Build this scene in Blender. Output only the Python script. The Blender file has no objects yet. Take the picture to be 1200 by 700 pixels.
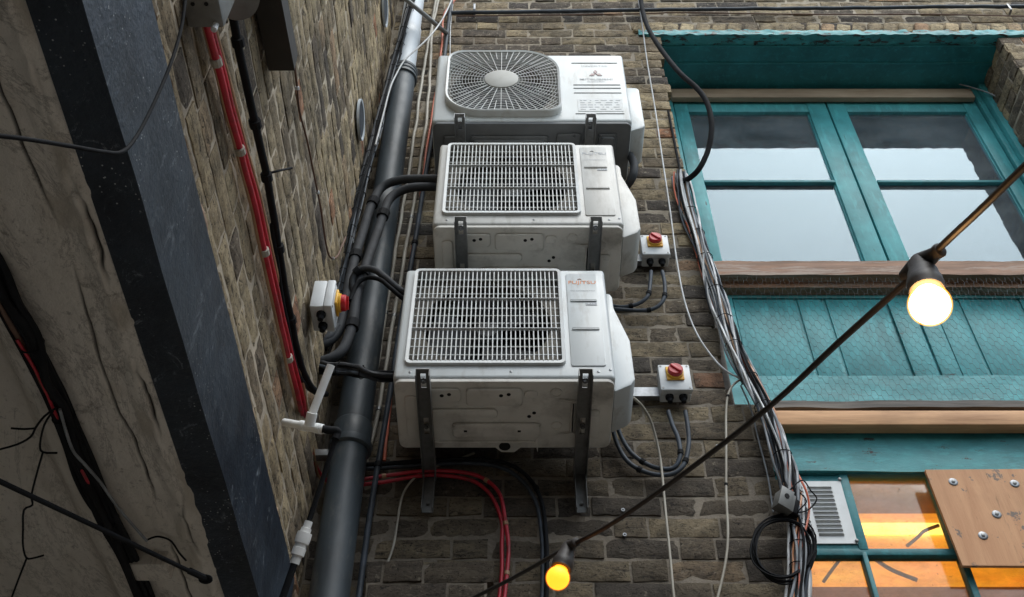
import bpy, bmesh, math, random
from mathutils import Vector, Matrix, noise
R = math.radians
rnd = random.Random(7)
C = bpy.context.scene.collection
CZ = 1.6
F = 1250.0
PITCH = R(47.4)
FW = Vector((0, math.cos(PITCH), math.sin(PITCH)))
UP = Vector((0, -math.sin(PITCH), math.cos(PITCH)))
CAM = Vector((0, 0, CZ))
WY = 2.72            # street face of the brick wall
LX = -0.61           # face of the side wall

def ray(px, py): return FW + Vector((1, 0, 0)) * ((px - 600) / F) + UP * ((350 - py) / F)
def PY(px, py, y): d = ray(px, py); return CAM + d * (y / d.y)
def PX(px, py, x): d = ray(px, py); return CAM + d * (x / d.x)
def PZ(px, py, z): d = ray(px, py); return CAM + d * ((z - CZ) / d.z)
def PD(px, py, a): return CAM + ray(px, py) * a
def zy(py, y): return PY(600, py, y).z
def xy(px, py, y): return PY(px, py, y).x

# ---------------------------------------------------------------- mesh builder
class MB:
    def __init__(s): s.v = []; s.f = []; s.c = []
    def add(s, vs, fs, M=None, c=None):
        b = len(s.v)
        for p in vs:
            p = Vector(p); s.v.append((M @ p) if M else p); s.c.append(c or (0.5, 0.5, 0.5, 1))
        for q in fs: s.f.append(tuple(i + b for i in q))
        return s
    def box(s, a, b, bev=0.0, M=None, seg=2):
        lo = Vector([min(a[i], b[i]) for i in range(3)]); hi = Vector([max(a[i], b[i]) for i in range(3)])
        bm = bmesh.new()
        bmesh.ops.create_cube(bm, size=1)
        for v in bm.verts: v.co = Vector([(lo[i] + hi[i]) / 2 + v.co[i] * (hi[i] - lo[i]) for i in range(3)])
        if bev > 0: bmesh.ops.bevel(bm, geom=bm.edges[:], offset=min(bev, 0.45 * min(hi - lo)), segments=seg, affect='EDGES', profile=0.5)
        bm.verts.index_update()
        s.add([v.co.copy() for v in bm.verts], [[v.index for v in f.verts] for f in bm.faces], M)
        bm.free(); return s
    def prism(s, pts, axis, a, b, bev=0.0, M=None):
        # polygon pts in the two other axes, extruded from a to b
        def mk(p, t):
            if axis == 'x': return Vector((t, p[0], p[1]))
            if axis == 'y': return Vector((p[0], t, p[1]))
            return Vector((p[0], p[1], t))
        bm = bmesh.new()
        A = [bm.verts.new(mk(p, a)) for p in pts]; B = [bm.verts.new(mk(p, b)) for p in pts]
        n = len(pts); bm.faces.new(A); bm.faces.new(B[::-1])
        for i in range(n): bm.faces.new((A[i], B[i], B[(i + 1) % n], A[(i + 1) % n]))
        bmesh.ops.recalc_face_normals(bm, faces=bm.faces[:])
        if bev > 0: bmesh.ops.bevel(bm, geom=bm.edges[:], offset=bev, segments=2, affect='EDGES', profile=0.5)
        bm.verts.index_update()
        s.add([v.co.copy() for v in bm.verts], [[v.index for v in f.verts] for f in bm.faces], M)
        bm.free(); return s
    def tube(s, pts, r, n=8, sm=0, M=None, cap=True, wob=0.0):
        pts = [Vector(p) for p in pts]
        if sm: pts = smooth(pts, sm)
        if wob: pts = [p + Vector((noise.noise(p * 9), noise.noise(p * 9 + Vector((5, 1, 2))), noise.noise(p * 9 + Vector((9, 4, 7))))) * wob for p in pts]
        rr = r if isinstance(r, (list, tuple)) else [r] * len(pts)
        if len(rr) != len(pts): rr = [rr[min(len(rr) - 1, int(i * len(rr) / len(pts)))] for i in range(len(pts))]
        vs = []; fs = []; T0 = None; U = None
        for i, p in enumerate(pts):
            t = (pts[min(i + 1, len(pts) - 1)] - pts[max(i - 1, 0)])
            if t.length < 1e-9: t = Vector((0, 0, 1))
            t.normalize()
            if U is None:
                U = t.orthogonal().normalized()
            else:
                U = (U - t * U.dot(t)); U = U.normalized() if U.length > 1e-6 else t.orthogonal().normalized()
            W = t.cross(U)
            for k in range(n):
                a = 2 * math.pi * k / n
                vs.append(p + (U * math.cos(a) + W * math.sin(a)) * rr[i])
        for i in range(len(pts) - 1):
            for k in range(n):
                fs.append((i * n + k, i * n + (k + 1) % n, (i + 1) * n + (k + 1) % n, (i + 1) * n + k))
        if cap:
            fs.append(tuple(range(n))[::-1]); fs.append(tuple((len(pts) - 1) * n + k for k in range(n)))
        return s.add(vs, fs, M)
    def lathe(s, prof, n=24, M=None):
        # prof: list of (r, z)
        vs = []; fs = []
        for r, z in prof:
            for k in range(n):
                a = 2 * math.pi * k / n; vs.append((r * math.cos(a), r * math.sin(a), z))
        for i in range(len(prof) - 1):
            for k in range(n): fs.append((i * n + k, i * n + (k + 1) % n, (i + 1) * n + (k + 1) % n, (i + 1) * n + k))
        fs.append(tuple(range(n))[::-1]); fs.append(tuple((len(prof) - 1) * n + k for k in range(n)))
        return s.add(vs, fs, M)
    def build(s, name, m, parent=None, smooth_deg=35, colors=False):
        if m is M.get('plaster') and not colors: colors = True; s.c = [(0, 0, 0, 1)] * len(s.v)
        me = bpy.data.meshes.new(name)
        me.from_pydata([tuple(v) for v in s.v], [], s.f)
        if colors:
            at = me.color_attributes.new('tint', 'FLOAT_COLOR', 'POINT')
            at.data.foreach_set('color', [x for c in s.c for x in c])
        me.validate()
        bm = bmesh.new(); bm.from_mesh(me); bmesh.ops.recalc_face_normals(bm, faces=bm.faces[:])
        th = R(smooth_deg)
        for f in bm.faces: f.smooth = smooth_deg > 0
        if smooth_deg > 0:
            for e in bm.edges:
                if len(e.link_faces) == 2 and e.calc_face_angle(0) > th: e.smooth = False
        bm.to_mesh(me); bm.free()
        me.materials.append(m)
        o = bpy.data.objects.new(name, me); C.objects.link(o)
        if parent: o.parent = parent
        return o

def smooth(pts, k=6):
    if len(pts) < 3: return pts
    out = []
    P = [pts[0]] + pts + [pts[-1]]
    for i in range(1, len(P) - 2):
        p0, p1, p2, p3 = P[i - 1], P[i], P[i + 1], P[i + 2]
        for j in range(k):
            t = j / k
            out.append(0.5 * ((2 * p1) + (p2 - p0) * t + (2 * p0 - 5 * p1 + 4 * p2 - p3) * t * t + (-p0 + 3 * p1 - 3 * p2 + p3) * t ** 3))
    out.append(pts[-1]); return out

def align(loc, axis, up=None):
    z = Vector(axis).normalized(); x = (Vector(up) if up else z.orthogonal()).normalized()
    x = (x - z * x.dot(z)).normalized(); y = z.cross(x)
    M = Matrix((x, y, z)).transposed().to_4x4(); M.translation = Vector(loc); return M

def thing(name, label, cat, loc=(0, 0, 0), rot=(0, 0, 0), group=None):
    o = bpy.data.objects.new(name, None); C.objects.link(o); o.empty_display_size = 0.1
    o.location = loc; o.rotation_euler = rot; o['label'] = label; o['category'] = cat
    if group: o['group'] = group
    return o
def tag(o, label, cat, group=None):
    o['label'] = label; o['category'] = cat
    if group: o['group'] = group
    return o
def struct(o): o['kind'] = 'structure'; return o
def dup(root, loc, rot=None, label=None):
    r = root.copy(); C.objects.link(r); r.location = loc
    if rot is not None: r.rotation_euler = rot
    if label: r['label'] = label
    for ch in list(root.children):
        c = ch.copy(); C.objects.link(c); c.parent = r
        for g in ch.children:
            d = g.copy(); C.objects.link(d); d.parent = c
    return r

# ---------------------------------------------------------------- materials
class NT:
    def __init__(s, name):
        s.m = bpy.data.materials.new(name); s.m.use_nodes = True
        s.t = s.m.node_tree; s.b = s.t.nodes['Principled BSDF']; s.out = s.t.nodes['Material Output']
        s.tc = s.t.nodes.new('ShaderNodeTexCoord')
    def n(s, typ, **kw):
        nd = s.t.nodes.new(typ)
        for k, v in kw.items():
            if k in nd.inputs: nd.inputs[k].default_value = v
            else: setattr(nd, k, v)
        return nd
    def l(s, a, b): s.t.links.new(a, b)
    def noise(s, scale, detail=6, rough=0.6, stretch=None, dist=0.0, off=None):
        nd = s.n('ShaderNodeTexNoise'); nd.inputs['Scale'].default_value = scale
        nd.inputs['Detail'].default_value = detail; nd.inputs['Roughness'].default_value = rough; nd.inputs['Distortion'].default_value = dist
        mp = s.n('ShaderNodeMapping'); s.l(s.tc.outputs['Object'], mp.inputs[0])
        if stretch: mp.inputs['Scale'].default_value = stretch
        if off: mp.inputs['Location'].default_value = off
        s.l(mp.outputs[0], nd.inputs['Vector']); return nd.outputs['Fac']
    def ramp(s, src, stops):
        r = s.n('ShaderNodeValToRGB'); e = r.color_ramp.elements
        while len(e) < len(stops): e.new(0.5)
        for i, (p, c) in enumerate(stops):
            e[i].position = p; e[i].color = (c, c, c, 1) if not isinstance(c, (tuple, list)) else (*c, 1)
        s.l(src, r.inputs[0]); return r.outputs[0]
    def mix(s, f, a, b, mode='MIX'):
        m = s.n('ShaderNodeMix', data_type='RGBA', blend_type=mode)
        for sock, v in ((m.inputs[0], f), (m.inputs[6], a), (m.inputs[7], b)):
            if isinstance(v, (int, float)): sock.default_value = v
            elif isinstance(v, (tuple, list)): sock.default_value = (*v, 1)
            else: s.l(v, sock)
        return m.outputs[2]
    def bump(s, h, strength=0.3, dist=0.002, prev=None):
        b = s.n('ShaderNodeBump'); b.inputs['Strength'].default_value = strength; b.inputs['Distance'].default_value = dist
        s.l(h, b.inputs['Height'])
        if prev: s.l(prev, b.inputs['Normal'])
        s.l(b.outputs[0], s.b.inputs['Normal']); return b.outputs[0]

def mat(name, col, col2=None, nscale=6, lohi=(0.4, 0.65), rough=0.5, metal=0.0, bump=0.0, bscale=40, bdist=0.002, spec=0.5,
        dirt=None, dscale=3, dlohi=(0.5, 0.7), stretch=None, rvar=0.12, fine=True):
    t = NT(name); c2 = col2 or tuple(x * 0.8 for x in col)
    base = t.mix(t.ramp(t.noise(nscale, stretch=stretch), [(lohi[0], 0.0), (lohi[1], 1.0)]), col, c2)
    if dirt: base = t.mix(t.ramp(t.noise(dscale, 8, 0.7, off=(3, 1, 5), stretch=stretch), [(dlohi[0], 0.0), (dlohi[1], 0.85)]), base, dirt)
    t.l(base, t.b.inputs['Base Color'])
    t.b.inputs['Metallic'].default_value = metal
    t.b.inputs['Specular IOR Level'].default_value = spec
    mr = t.n('ShaderNodeMapRange'); mr.inputs['To Min'].default_value = max(0.03, rough - rvar); mr.inputs['To Max'].default_value = min(1, rough + rvar)
    t.l(t.noise(nscale * 3.3, 5, off=(7, 7, 1)), mr.inputs[0]); t.l(mr.outputs[0], t.b.inputs['Roughness'])
    if bump: t.bump(t.noise(bscale, 7, 0.65, stretch=stretch), bump, bdist)
    return t.m

def brick_mat(name, light=1.0, st=(.35, 1, 1)):
    t = NT(name)
    at = t.n('ShaderNodeAttribute', attribute_name='tint')
    sp = t.n('ShaderNodeSeparateColor'); t.l(at.outputs['Color'], sp.inputs[0])
    L = light
    hue = t.ramp(sp.outputs[0], [(0.0, (.055 * L, .047 * L, .042 * L)), (0.3, (.13 * L, .10 * L, .07 * L)), (0.6, (.25 * L, .195 * L, .12 * L)), (0.88, (.32 * L, .255 * L, .16 * L)), (1.0, (.26 * L, .12 * L, .065 * L))])
    n1 = t.ramp(t.noise(14, 8, 0.75), [(0.42, 0.0), (0.62, 1.0)])
    c = t.mix(n1, hue, t.mix(0.6, hue, (.035, .032, .03)))
    n2 = t.ramp(t.noise(55, 6, 0.7, off=(2, 3, 4)), [(0.58, 0.0), (0.7, 0.75)])
    c = t.mix(n2, c, (.36 * L, .31 * L, .23 * L))                     # lime bloom
    n3 = t.ramp(t.noise(2.2, 6, 0.65, off=(9, 2, 1)), [(0.45, 0.0), (0.7, 0.6)])
    c = t.mix(n3, c, (.07, .062, .052))
    c = t.mix(sp.outputs[1], c, (.075, .064, .052))                               # soot
    streak = t.ramp(t.noise(60, 9, 0.8, off=(6, 1, 2), stretch=st, dist=.8), [(0.39, 0.8), (0.47, 0.0)])
    c = t.mix(streak, c, (.03, .026, .023))
    pale = t.ramp(t.noise(75, 8, 0.8, off=(3, 9, 2), stretch=st), [(0.57, 0.0), (0.66, 0.7)])
    c = t.mix(t.mix(1.0, pale, t.ramp(sp.outputs[1], [(0.0, 1.0), (0.8, .25)]), 'MULTIPLY'), c, (.40 * L / 2, .335 * L / 2, .25 * L / 2))
    pits = t.ramp(t.noise(120, 4, 0.7, off=(1, 8, 4)), [(0.32, 1.0), (0.42, 0.0)])
    c = t.mix(pits, c, (.015, .013, .012))
    t.l(c, t.b.inputs['Base Color']); t.b.inputs['Roughness'].default_value = 0.92; t.b.inputs['Specular IOR Level'].default_value = 0.25
    a = t.bump(t.noise(45, 8, 0.75), 1.0, 0.009)
    b2_ = t.bump(t.noise(60, 9, 0.8, off=(6, 1, 2), stretch=st, dist=.8), 1.0, 0.008, prev=a); t.bump(t.noise(160, 5, 0.7, off=(1, 8, 4)), 0.7, 0.003, prev=b2_)
    return t.m
def mortar_mat(name, col=(.34, .29, .22), dark=(.10, .085, .07)):
    t = NT(name)
    c = t.mix(t.ramp(t.noise(9, 8, 0.7), [(0.4, 0.0), (0.62, 1.0)]), col, dark)
    c = t.mix(t.ramp(t.noise(1.8, 6, 0.65, off=(9, 2, 1)), [(0.45, 0.0), (0.7, 0.5)]), c, (.10, .088, .072))
    at = t.n('ShaderNodeAttribute', attribute_name='tint'); sp = t.n('ShaderNodeSeparateColor'); t.l(at.outputs['Color'], sp.inputs[0]); c = t.mix(sp.outputs[1], c, (.125, .106, .085))
    t.l(c, t.b.inputs['Base Color']); t.b.inputs['Roughness'].default_value = 0.95
    t.bump(t.noise(70, 8, 0.7), 1.0, 0.006); return t.m

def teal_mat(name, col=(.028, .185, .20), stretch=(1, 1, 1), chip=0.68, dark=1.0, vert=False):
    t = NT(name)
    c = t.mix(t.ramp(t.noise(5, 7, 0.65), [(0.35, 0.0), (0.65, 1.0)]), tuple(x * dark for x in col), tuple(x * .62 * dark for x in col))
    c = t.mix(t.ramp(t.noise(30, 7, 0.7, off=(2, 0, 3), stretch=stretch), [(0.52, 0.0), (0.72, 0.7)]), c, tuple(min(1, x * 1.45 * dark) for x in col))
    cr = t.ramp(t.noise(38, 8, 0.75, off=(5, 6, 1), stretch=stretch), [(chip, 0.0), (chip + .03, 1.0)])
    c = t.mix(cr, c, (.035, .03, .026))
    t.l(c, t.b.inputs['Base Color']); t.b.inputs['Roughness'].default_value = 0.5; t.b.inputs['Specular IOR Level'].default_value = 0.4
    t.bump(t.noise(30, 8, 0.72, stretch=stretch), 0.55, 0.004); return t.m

def wood_mat(name, col, dark, axis='x', rough=0.7, sc=30, worn=None, spots=False):
    t = NT(name)
    st = {'x': (0.10, 1, 1), 'z': (1, 1, 0.10), 'y': (1, .10, 1)}[axis]
    g = t.noise(sc, 8, 0.65, stretch=st, dist=0.6)
    c = t.mix(t.ramp(g, [(0.35, 0.0), (0.65, 1.0)]), col, dark)
    c = t.mix(t.ramp(t.noise(2.5, 5, off=(1, 2, 3)), [(0.45, 0.0), (0.7, 0.5)]), c, tuple(x * .55 for x in dark))
    kn = t.ramp(t.noise(7, 2, 0.4, off=(8, 2, 2), stretch=(.5, 1, 1) if axis == 'x' else (1, 1, .5)), [(0.74, 0.0), (0.78, 0.8)])
    c = t.mix(kn, c, (.05, .03, .018))
    if spots:
        c = t.mix(t.ramp(t.noise(17, 6, .7, off=(2, 1, 1), stretch=(1, 1, .8)), [(0.60, 0.0), (0.625, 0.85)]), c, (.13, .12, .11))
        c = t.mix(t.ramp(t.noise(60, 6, .7, off=(2, 5, 1), stretch=st), [(0.60, 0.0), (0.68, 0.7)]), c, tuple(x * .4 for x in dark))
    if worn: c = t.mix(t.ramp(t.noise(26, 8, .75, stretch=st, off=(4, 4, 4)), [(0.52, 0.0), (0.58, 1.0)]), c, worn)
    t.l(c, t.b.inputs['Base Color']); t.b.inputs['Roughness'].default_value = rough
    a = t.bump(g, 0.6, 0.004); t.bump(t.noise(110, 6, .7, stretch=st, off=(3, 1, 1)), .5, .002, prev=a); return t.m

M = {}
M['brick'] = brick_mat('brick_old_stock', 2.0)
M['brick_side'] = brick_mat('brick_side_wall', 2.2, (1, .35, 1))
M['mortar'] = mortar_mat('lime_mortar', (.46, .39, .30), (.25, .21, .16))
M['mortar_side'] = mortar_mat('lime_mortar_side', (.58, .49, .37), (.32, .265, .195))
M['teal'] = teal_mat('teal_paint', chip=.64, col=(.06, .32, .34))
M['teal_rail'] = teal_mat('teal_paint_rail', stretch=(.25, 1, 1), chip=0.63, col=(.06, .32, .34))
M['teal_stile'] = teal_mat('teal_paint_stile', stretch=(1, 1, .2), chip=0.64, col=(.055, .30, .32))
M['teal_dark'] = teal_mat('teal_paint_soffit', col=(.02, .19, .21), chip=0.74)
M['teal_rough'] = teal_mat('teal_paint_rough', stretch=(.3, 1, 1), chip=0.60, col=(.05, .31, .33))
M['timber'] = wood_mat('sawn_timber', (.68, .39, .20), (.48, .25, .12))
M['timber_old'] = wood_mat('weathered_timber', (.32, .17, .10), (.16, .09, .055), worn=(.30, .22, .17))
M['timber_grey'] = wood_mat('grey_timber', (.16, .135, .11), (.07, .06, .05))
M['batten'] = wood_mat('pale_batten', (.42, .33, .24), (.30, .22, .15))
M['white'] = mat('white_enamel', (.53, .56, .565), (.47, .49, .485), 4, rough=0.35, bump=0.08, bscale=60, dirt=(.24, .21, .165), dscale=9, dlohi=(.54, .80), stretch=(1.6, 1, .45))
M['white_old'] = mat('aged_white_enamel', (.51, .505, .48), (.44, .425, .39), 4, rough=0.38, bump=0.08, bscale=60, dirt=(.20, .17, .13), dscale=9, dlohi=(.5, .78), stretch=(1.6, 1, .45))
M['white_pl'] = mat('white_plastic_grille', (.58, .60, .60), (.51, .51, .49), 8, rough=0.4, dirt=(.36, .32, .26), dscale=9, dlohi=(.56, .85))
M['pan'] = mat('beige_pan_metal', (.70, .675, .62), (.60, .575, .52), 5, rough=0.5, dirt=(.12, .10, .08), dscale=6, dlohi=(.5, .8))
M['pan_grey'] = mat('grey_pan_metal', (.14, .15, .16), (.10, .105, .11), 5, rough=0.45, dirt=(.2, .19, .17), dscale=7, dlohi=(.55, .85))
M['galv'] = mat('galvanised_steel', (.28, .29, .30), (.18, .185, .19), 20, rough=0.42, metal=0.75, bump=0.1, dirt=(.12, .11, .10), dscale=12)
M['galv_dark'] = mat('dirty_steel', (.24, .24, .235), (.14, .14, .135), 14, rough=0.45, metal=0.55, bump=0.1)
M['fin'] = mat('coil_fins', (.13, .115, .09), (.06, .054, .045), 10, rough=0.5, metal=0.4)
M['fan'] = mat('dark_fan_plastic', (.035, .035, .037), rough=0.5)
M['void'] = mat('dark_cavity', (.008, .008, .008), rough=0.9)
M['black'] = mat('black_rubber', (.014, .015, .017), (.009, .009, .010), 12, rough=0.75, bump=0.1, spec=.12)
M['foam'] = mat('black_foam_insulation', (.028, .031, .036), (.017, .018, .021), 15, rough=0.75, bump=0.4, bscale=90)
M['pipe'] = mat('black_soil_pipe', (.045, .058, .068), (.024, .03, .035), 7, rough=0.5, bump=0.3, bscale=18, bdist=.004, spec=.4, dirt=(.14, .135, .12), dscale=14, dlohi=(.55, .8), stretch=(1, 1, .4))
M['pipe_pale'] = mat('pale_grey_pipe', (.52, .56, .60), (.44, .47, .50), 5, rough=0.45, bump=0.1, bscale=25, dirt=(.2, .19, .17), dscale=9, dlohi=(.62, .85))
M['grey_cable'] = mat('grey_cable', (.24, .26, .28), (.15, .16, .17), 20, rough=0.5)
M['slate_cable'] = mat('slate_cable', (.05, .062, .078), (.032, .038, .046), 20, rough=0.55, spec=.3)
M['pale_cable'] = mat('pale_cable', (.56, .57, .58), (.42, .42, .41), 20, rough=0.5)
M['cream'] = mat('cream_pipe', (.40, .37, .31), (.30, .27, .22), 12, rough=0.55)
M['tan'] = mat('tan_cable', (.42, .25, .14), (.32, .18, .1), 20, rough=0.55)
M['brown'] = mat('brown_cable', (.13, .065, .04), rough=0.55)
M['orange'] = mat('orange_cable', (.62, .13, .06), (.50, .16, .10), 20, rough=0.5)
M['red'] = mat('red_cable', (.50, .016, .035), (.36, .012, .025), 12, rough=0.45, dirt=(.12, .02, .02), dscale=20)
M['copper'] = mat('copper_wire', (.50, .22, .10), rough=0.4)
M['pvc'] = mat('white_pvc', (.86, .87, .86), (.76, .75, .72), 8, rough=0.35, dirt=(.25, .22, .18), dscale=14, dlohi=(.6, .85))
M['isobox'] = mat('grey_switch_box', (.60, .62, .63), (.52, .53, .53), 9, rough=0.45, bump=0.15, bscale=150)
M['isored'] = mat('red_knob_plastic', (.50, .012, .016), (.38, .01, .012), 9, rough=0.35)
M['isoyel'] = mat('yellow_switch_plate', (.75, .42, .035), (.68, .32, .02), 9, rough=0.45)
M['label'] = mat('printed_label', (.70, .71, .71), (.62, .62, .60), 40, rough=0.6)
M['ink'] = mat('faded_grey_ink', (.30, .31, .33), rough=0.6)
M['ink_pale'] = mat('faded_pale_ink', (.40, .41, .43), rough=0.6)
M['logo'] = mat('copper_red_logo', (.60, .17, .035), (.50, .17, .05), rough=0.4)
M['groove'] = mat('recess_shadow_gap', (.12, .12, .12), rough=0.7)
M['plaster'] = None
M['cast'] = mat('cast_grey_metal', (.22, .22, .21), (.15, .15, .14), 12, rough=0.5, metal=0.3, bump=0.2)
M['glassfilm'] = mat('pale_blue_sheet', (.34, .41, .46), (.31, .38, .43), 2, rough=0.6, rvar=.05, dirt=(.5, .5, .48), dscale=2, dlohi=(.6, .95))

def plaster_mat():
    t = NT('rough_painted_plaster')
    c = t.mix(t.ramp(t.noise(2.2, 8, 0.65), [(0.35, 0.0), (0.65, 1.0)]), (.72, .67, .60), (.60, .55, .48))
    c = t.mix(t.ramp(t.noise(11, 9, 0.78, off=(4, 4, 1)), [(0.60, 0.0), (0.68, 0.6)]), c, (.16, .135, .11))
    c = t.mix(t.ramp(t.noise(45, 9, 0.8, off=(1, 4, 6)), [(0.36, 0.6), (0.44, 0.0)]), c, (.18, .155, .13))
    c = t.mix(t.ramp(t.noise(3, 10, 0.8, off=(9, 4, 6), stretch=(1, .4, 1), dist=1.2), [(0.485, 0.0), (0.5, 0.55), (0.515, 0.0)]), c, (.14, .12, .10))
    at = t.n('ShaderNodeAttribute', attribute_name='tint'); sp = t.n('ShaderNodeSeparateColor'); t.l(at.outputs['Color'], sp.inputs[0])
    c = t.mix(sp.outputs[1], c, (.50, .45, .38)); c = t.mix(sp.outputs[0], c, (.02, .017, .014))
    t.l(c, t.b.inputs['Base Color']); t.b.inputs['Roughness'].default_value = 0.9; t.b.inputs['Specular IOR Level'].default_value = .2
    a = t.bump(t.noise(14, 9, 0.72), 0.6, 0.012); t.bump(t.noise(70, 8, 0.75), 0.8, 0.005, prev=a); return t.m
M['plaster'] = plaster_mat()

def beam_mat():
    t = NT('black_gloss_beam_paint')
    c = t.mix(t.ramp(t.noise(6, 8, 0.6), [(0.35, 0.0), (0.7, 1.0)]), (.011, .016, .024), (.030, .042, .058))
    sc = t.ramp(t.noise(26, 9, 0.85, stretch=(1, .8, .35), dist=1.0), [(0.575, 0.0), (0.70, 0.5)])
    c = t.mix(sc, c, (.42, .47, .52))
    sp = t.n('ShaderNodeTexVoronoi'); sp.inputs['Scale'].default_value = 95
    t.l(t.tc.outputs['Object'], sp.inputs['Vector'])
    d = t.ramp(sp.outputs['Distance'], [(0.10, 0.8), (0.15, 0.0)])
    msk = t.ramp(t.noise(5, 3, off=(3, 3, 3)), [(0.5, 0.0), (0.6, 0.9)])
    c = t.mix(t.mix(1.0, d, msk, 'MULTIPLY'), c, (.6, .62, .62))
    t.l(c, t.b.inputs['Base Color']); t.b.inputs['Roughness'].default_value = 0.42; t.b.inputs['Specular IOR Level'].default_value = 0.32
    a = t.bump(t.noise(12, 7, .65), 0.5, 0.014); t.bump(t.noise(90, 5, .6), 0.5, 0.002, prev=a); return t.m
M['beam'] = beam_mat()

def emis(name, col, s, base=(.8, .6, .3)):
    t = NT(name); t.b.inputs['Base Color'].default_value = (*base, 1)
    t.b.inputs['Emission Color'].default_value = (*col, 1); t.b.inputs['Emission Strength'].default_value = s
    if name == 'orange_light_box':
        t.l(t.ramp(t.noise(6, 8, .7, stretch=(.5, 1, 2)), [(.35, (1, .26, .018)), (.6, (1, .42, .025)), (.8, (1, .60, .06))]), t.b.inputs['Emission Color'])
    return t.m

def glass_mat(name, refl=1.0, tint=(1, 1, 1), gloss=(1, 1, 1), dust=.05, dustcol=(.55, .54, .52), dsc=6):
    # thin pane: clear, mirror share by Fresnel, and a film of dust
    t = NT(name); t.t.nodes.remove(t.b)
    tr = t.n('ShaderNodeBsdfTransparent'); tr.inputs[0].default_value = (*tint, 1)
    gl = t.n('ShaderNodeBsdfGlossy'); gl.inputs['Roughness'].default_value = 0.02; gl.inputs['Color'].default_value = (*gloss, 1)
    fr = t.n('ShaderNodeFresnel'); fr.inputs['IOR'].default_value = 1.5
    mu = t.n('ShaderNodeMath', operation='MULTIPLY'); mu.inputs[1].default_value = 2.0 * refl
    t.l(fr.outputs[0], mu.inputs[0])
    nz = t.n('ShaderNodeBump'); nz.inputs['Strength'].default_value = .06; nz.inputs['Distance'].default_value = .01
    t.l(t.noise(2.2, 2), nz.inputs['Height']); t.l(nz.outputs[0], gl.inputs['Normal'])
    mx = t.n('ShaderNodeMixShader'); t.l(mu.outputs[0], mx.inputs[0]); t.l(tr.outputs[0], mx.inputs[1]); t.l(gl.outputs[0], mx.inputs[2])
    df = t.n('ShaderNodeBsdfDiffuse'); df.inputs[0].default_value = (*dustcol, 1)
    d1 = t.ramp(t.noise(dsc, 9, .75, stretch=(.5, 1, 1)), [(.35, dust * .5), (.75, dust * 2.2)])
    d2 = t.ramp(t.noise(90, 3, .6, off=(4, 4, 4)), [(.66, 0.0), (.74, dust * 3)])
    ad = t.n('ShaderNodeMath', operation='ADD'); t.l(d1, ad.inputs[0]); t.l(d2, ad.inputs[1])
    m2 = t.n('ShaderNodeMixShader'); t.l(ad.outputs[0], m2.inputs[0]); t.l(mx.outputs[0], m2.inputs[1]); t.l(df.outputs[0], m2.inputs[2])
    t.l(m2.outputs[0], t.out.inputs['Surface']); return t.m
M['glass'] = glass_mat('window_glass', .72, gloss=(.66, .82, .92), dust=.06)
M['glass_low'] = glass_mat('dusty_window_glass', 0.3, (.9, .86, .8), dust=.16, dustcol=(.42, .30, .18), dsc=14)

# ---------------------------------------------------------------- camera, sky, sun
cam = bpy.data.cameras.new('camera'); cam.sensor_width = 36; cam.lens = F / 1200 * 36; cam.clip_start = 0.02; cam.clip_end = 500
co = bpy.data.objects.new('camera', cam); C.objects.link(co); co.location = CAM
co.rotation_euler = (R(90) + PITCH, 0, 0); bpy.context.scene.camera = co
SUN_EL, SUN_AZ = 62, 200       # azimuth the light comes from: behind the camera, a little to the right
w = bpy.data.worlds.new('World'); bpy.context.scene.world = w; w.use_nodes = True
nt = w.node_tree; bg = nt.nodes['Background']; sky = nt.nodes.new('ShaderNodeTexSky'); sky.sky_type = 'NISHITA'; sky.sun_disc = False
SD = Vector((0.38, -0.62, 1.15)).normalized()
sky.sun_elevation = math.asin(SD.z); sky.sun_rotation = math.atan2(SD.x, SD.y)
sky.air_density = 1.0; sky.dust_density = 1.6; sky.ozone_density = 1.0
hs = nt.nodes.new('ShaderNodeHueSaturation'); hs.inputs['Saturation'].default_value = 0.42      # thin overcast: a greyer sky
tn = nt.nodes.new('ShaderNodeMix'); tn.data_type = 'RGBA'; tn.blend_type = 'MULTIPLY'; tn.inputs[0].default_value = 1; tn.inputs[7].default_value = (.95, 1.02, 1.03, 1)
nt.links.new(sky.outputs[0], hs.inputs['Color']); nt.links.new(hs.outputs[0], tn.inputs[6]); nt.links.new(tn.outputs[2], bg.inputs[0]); bg.inputs[1].default_value = 0.14
sl = bpy.data.lights.new('sun', 'SUN'); sl.energy = 0.6; sl.angle = R(40); sl.color = (1, .97, .93)
so = bpy.data.objects.new('sun', sl); C.objects.link(so); so.rotation_euler = SD.to_track_quat('Z', 'Y').to_euler()
sc = bpy.context.scene
sc.view_settings.view_transform = 'Standard'; sc.view_settings.look = 'None'; sc.view_settings.gamma = 1
sc.view_settings.exposure = 1.18
sc.render.engine = 'CYCLES'; sc.cycles.use_denoising = True; sc.cycles.max_bounces = 8; sc.cycles.transparent_max_bounces = 12
sc.cycles.sample_clamp_indirect = 6

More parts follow.
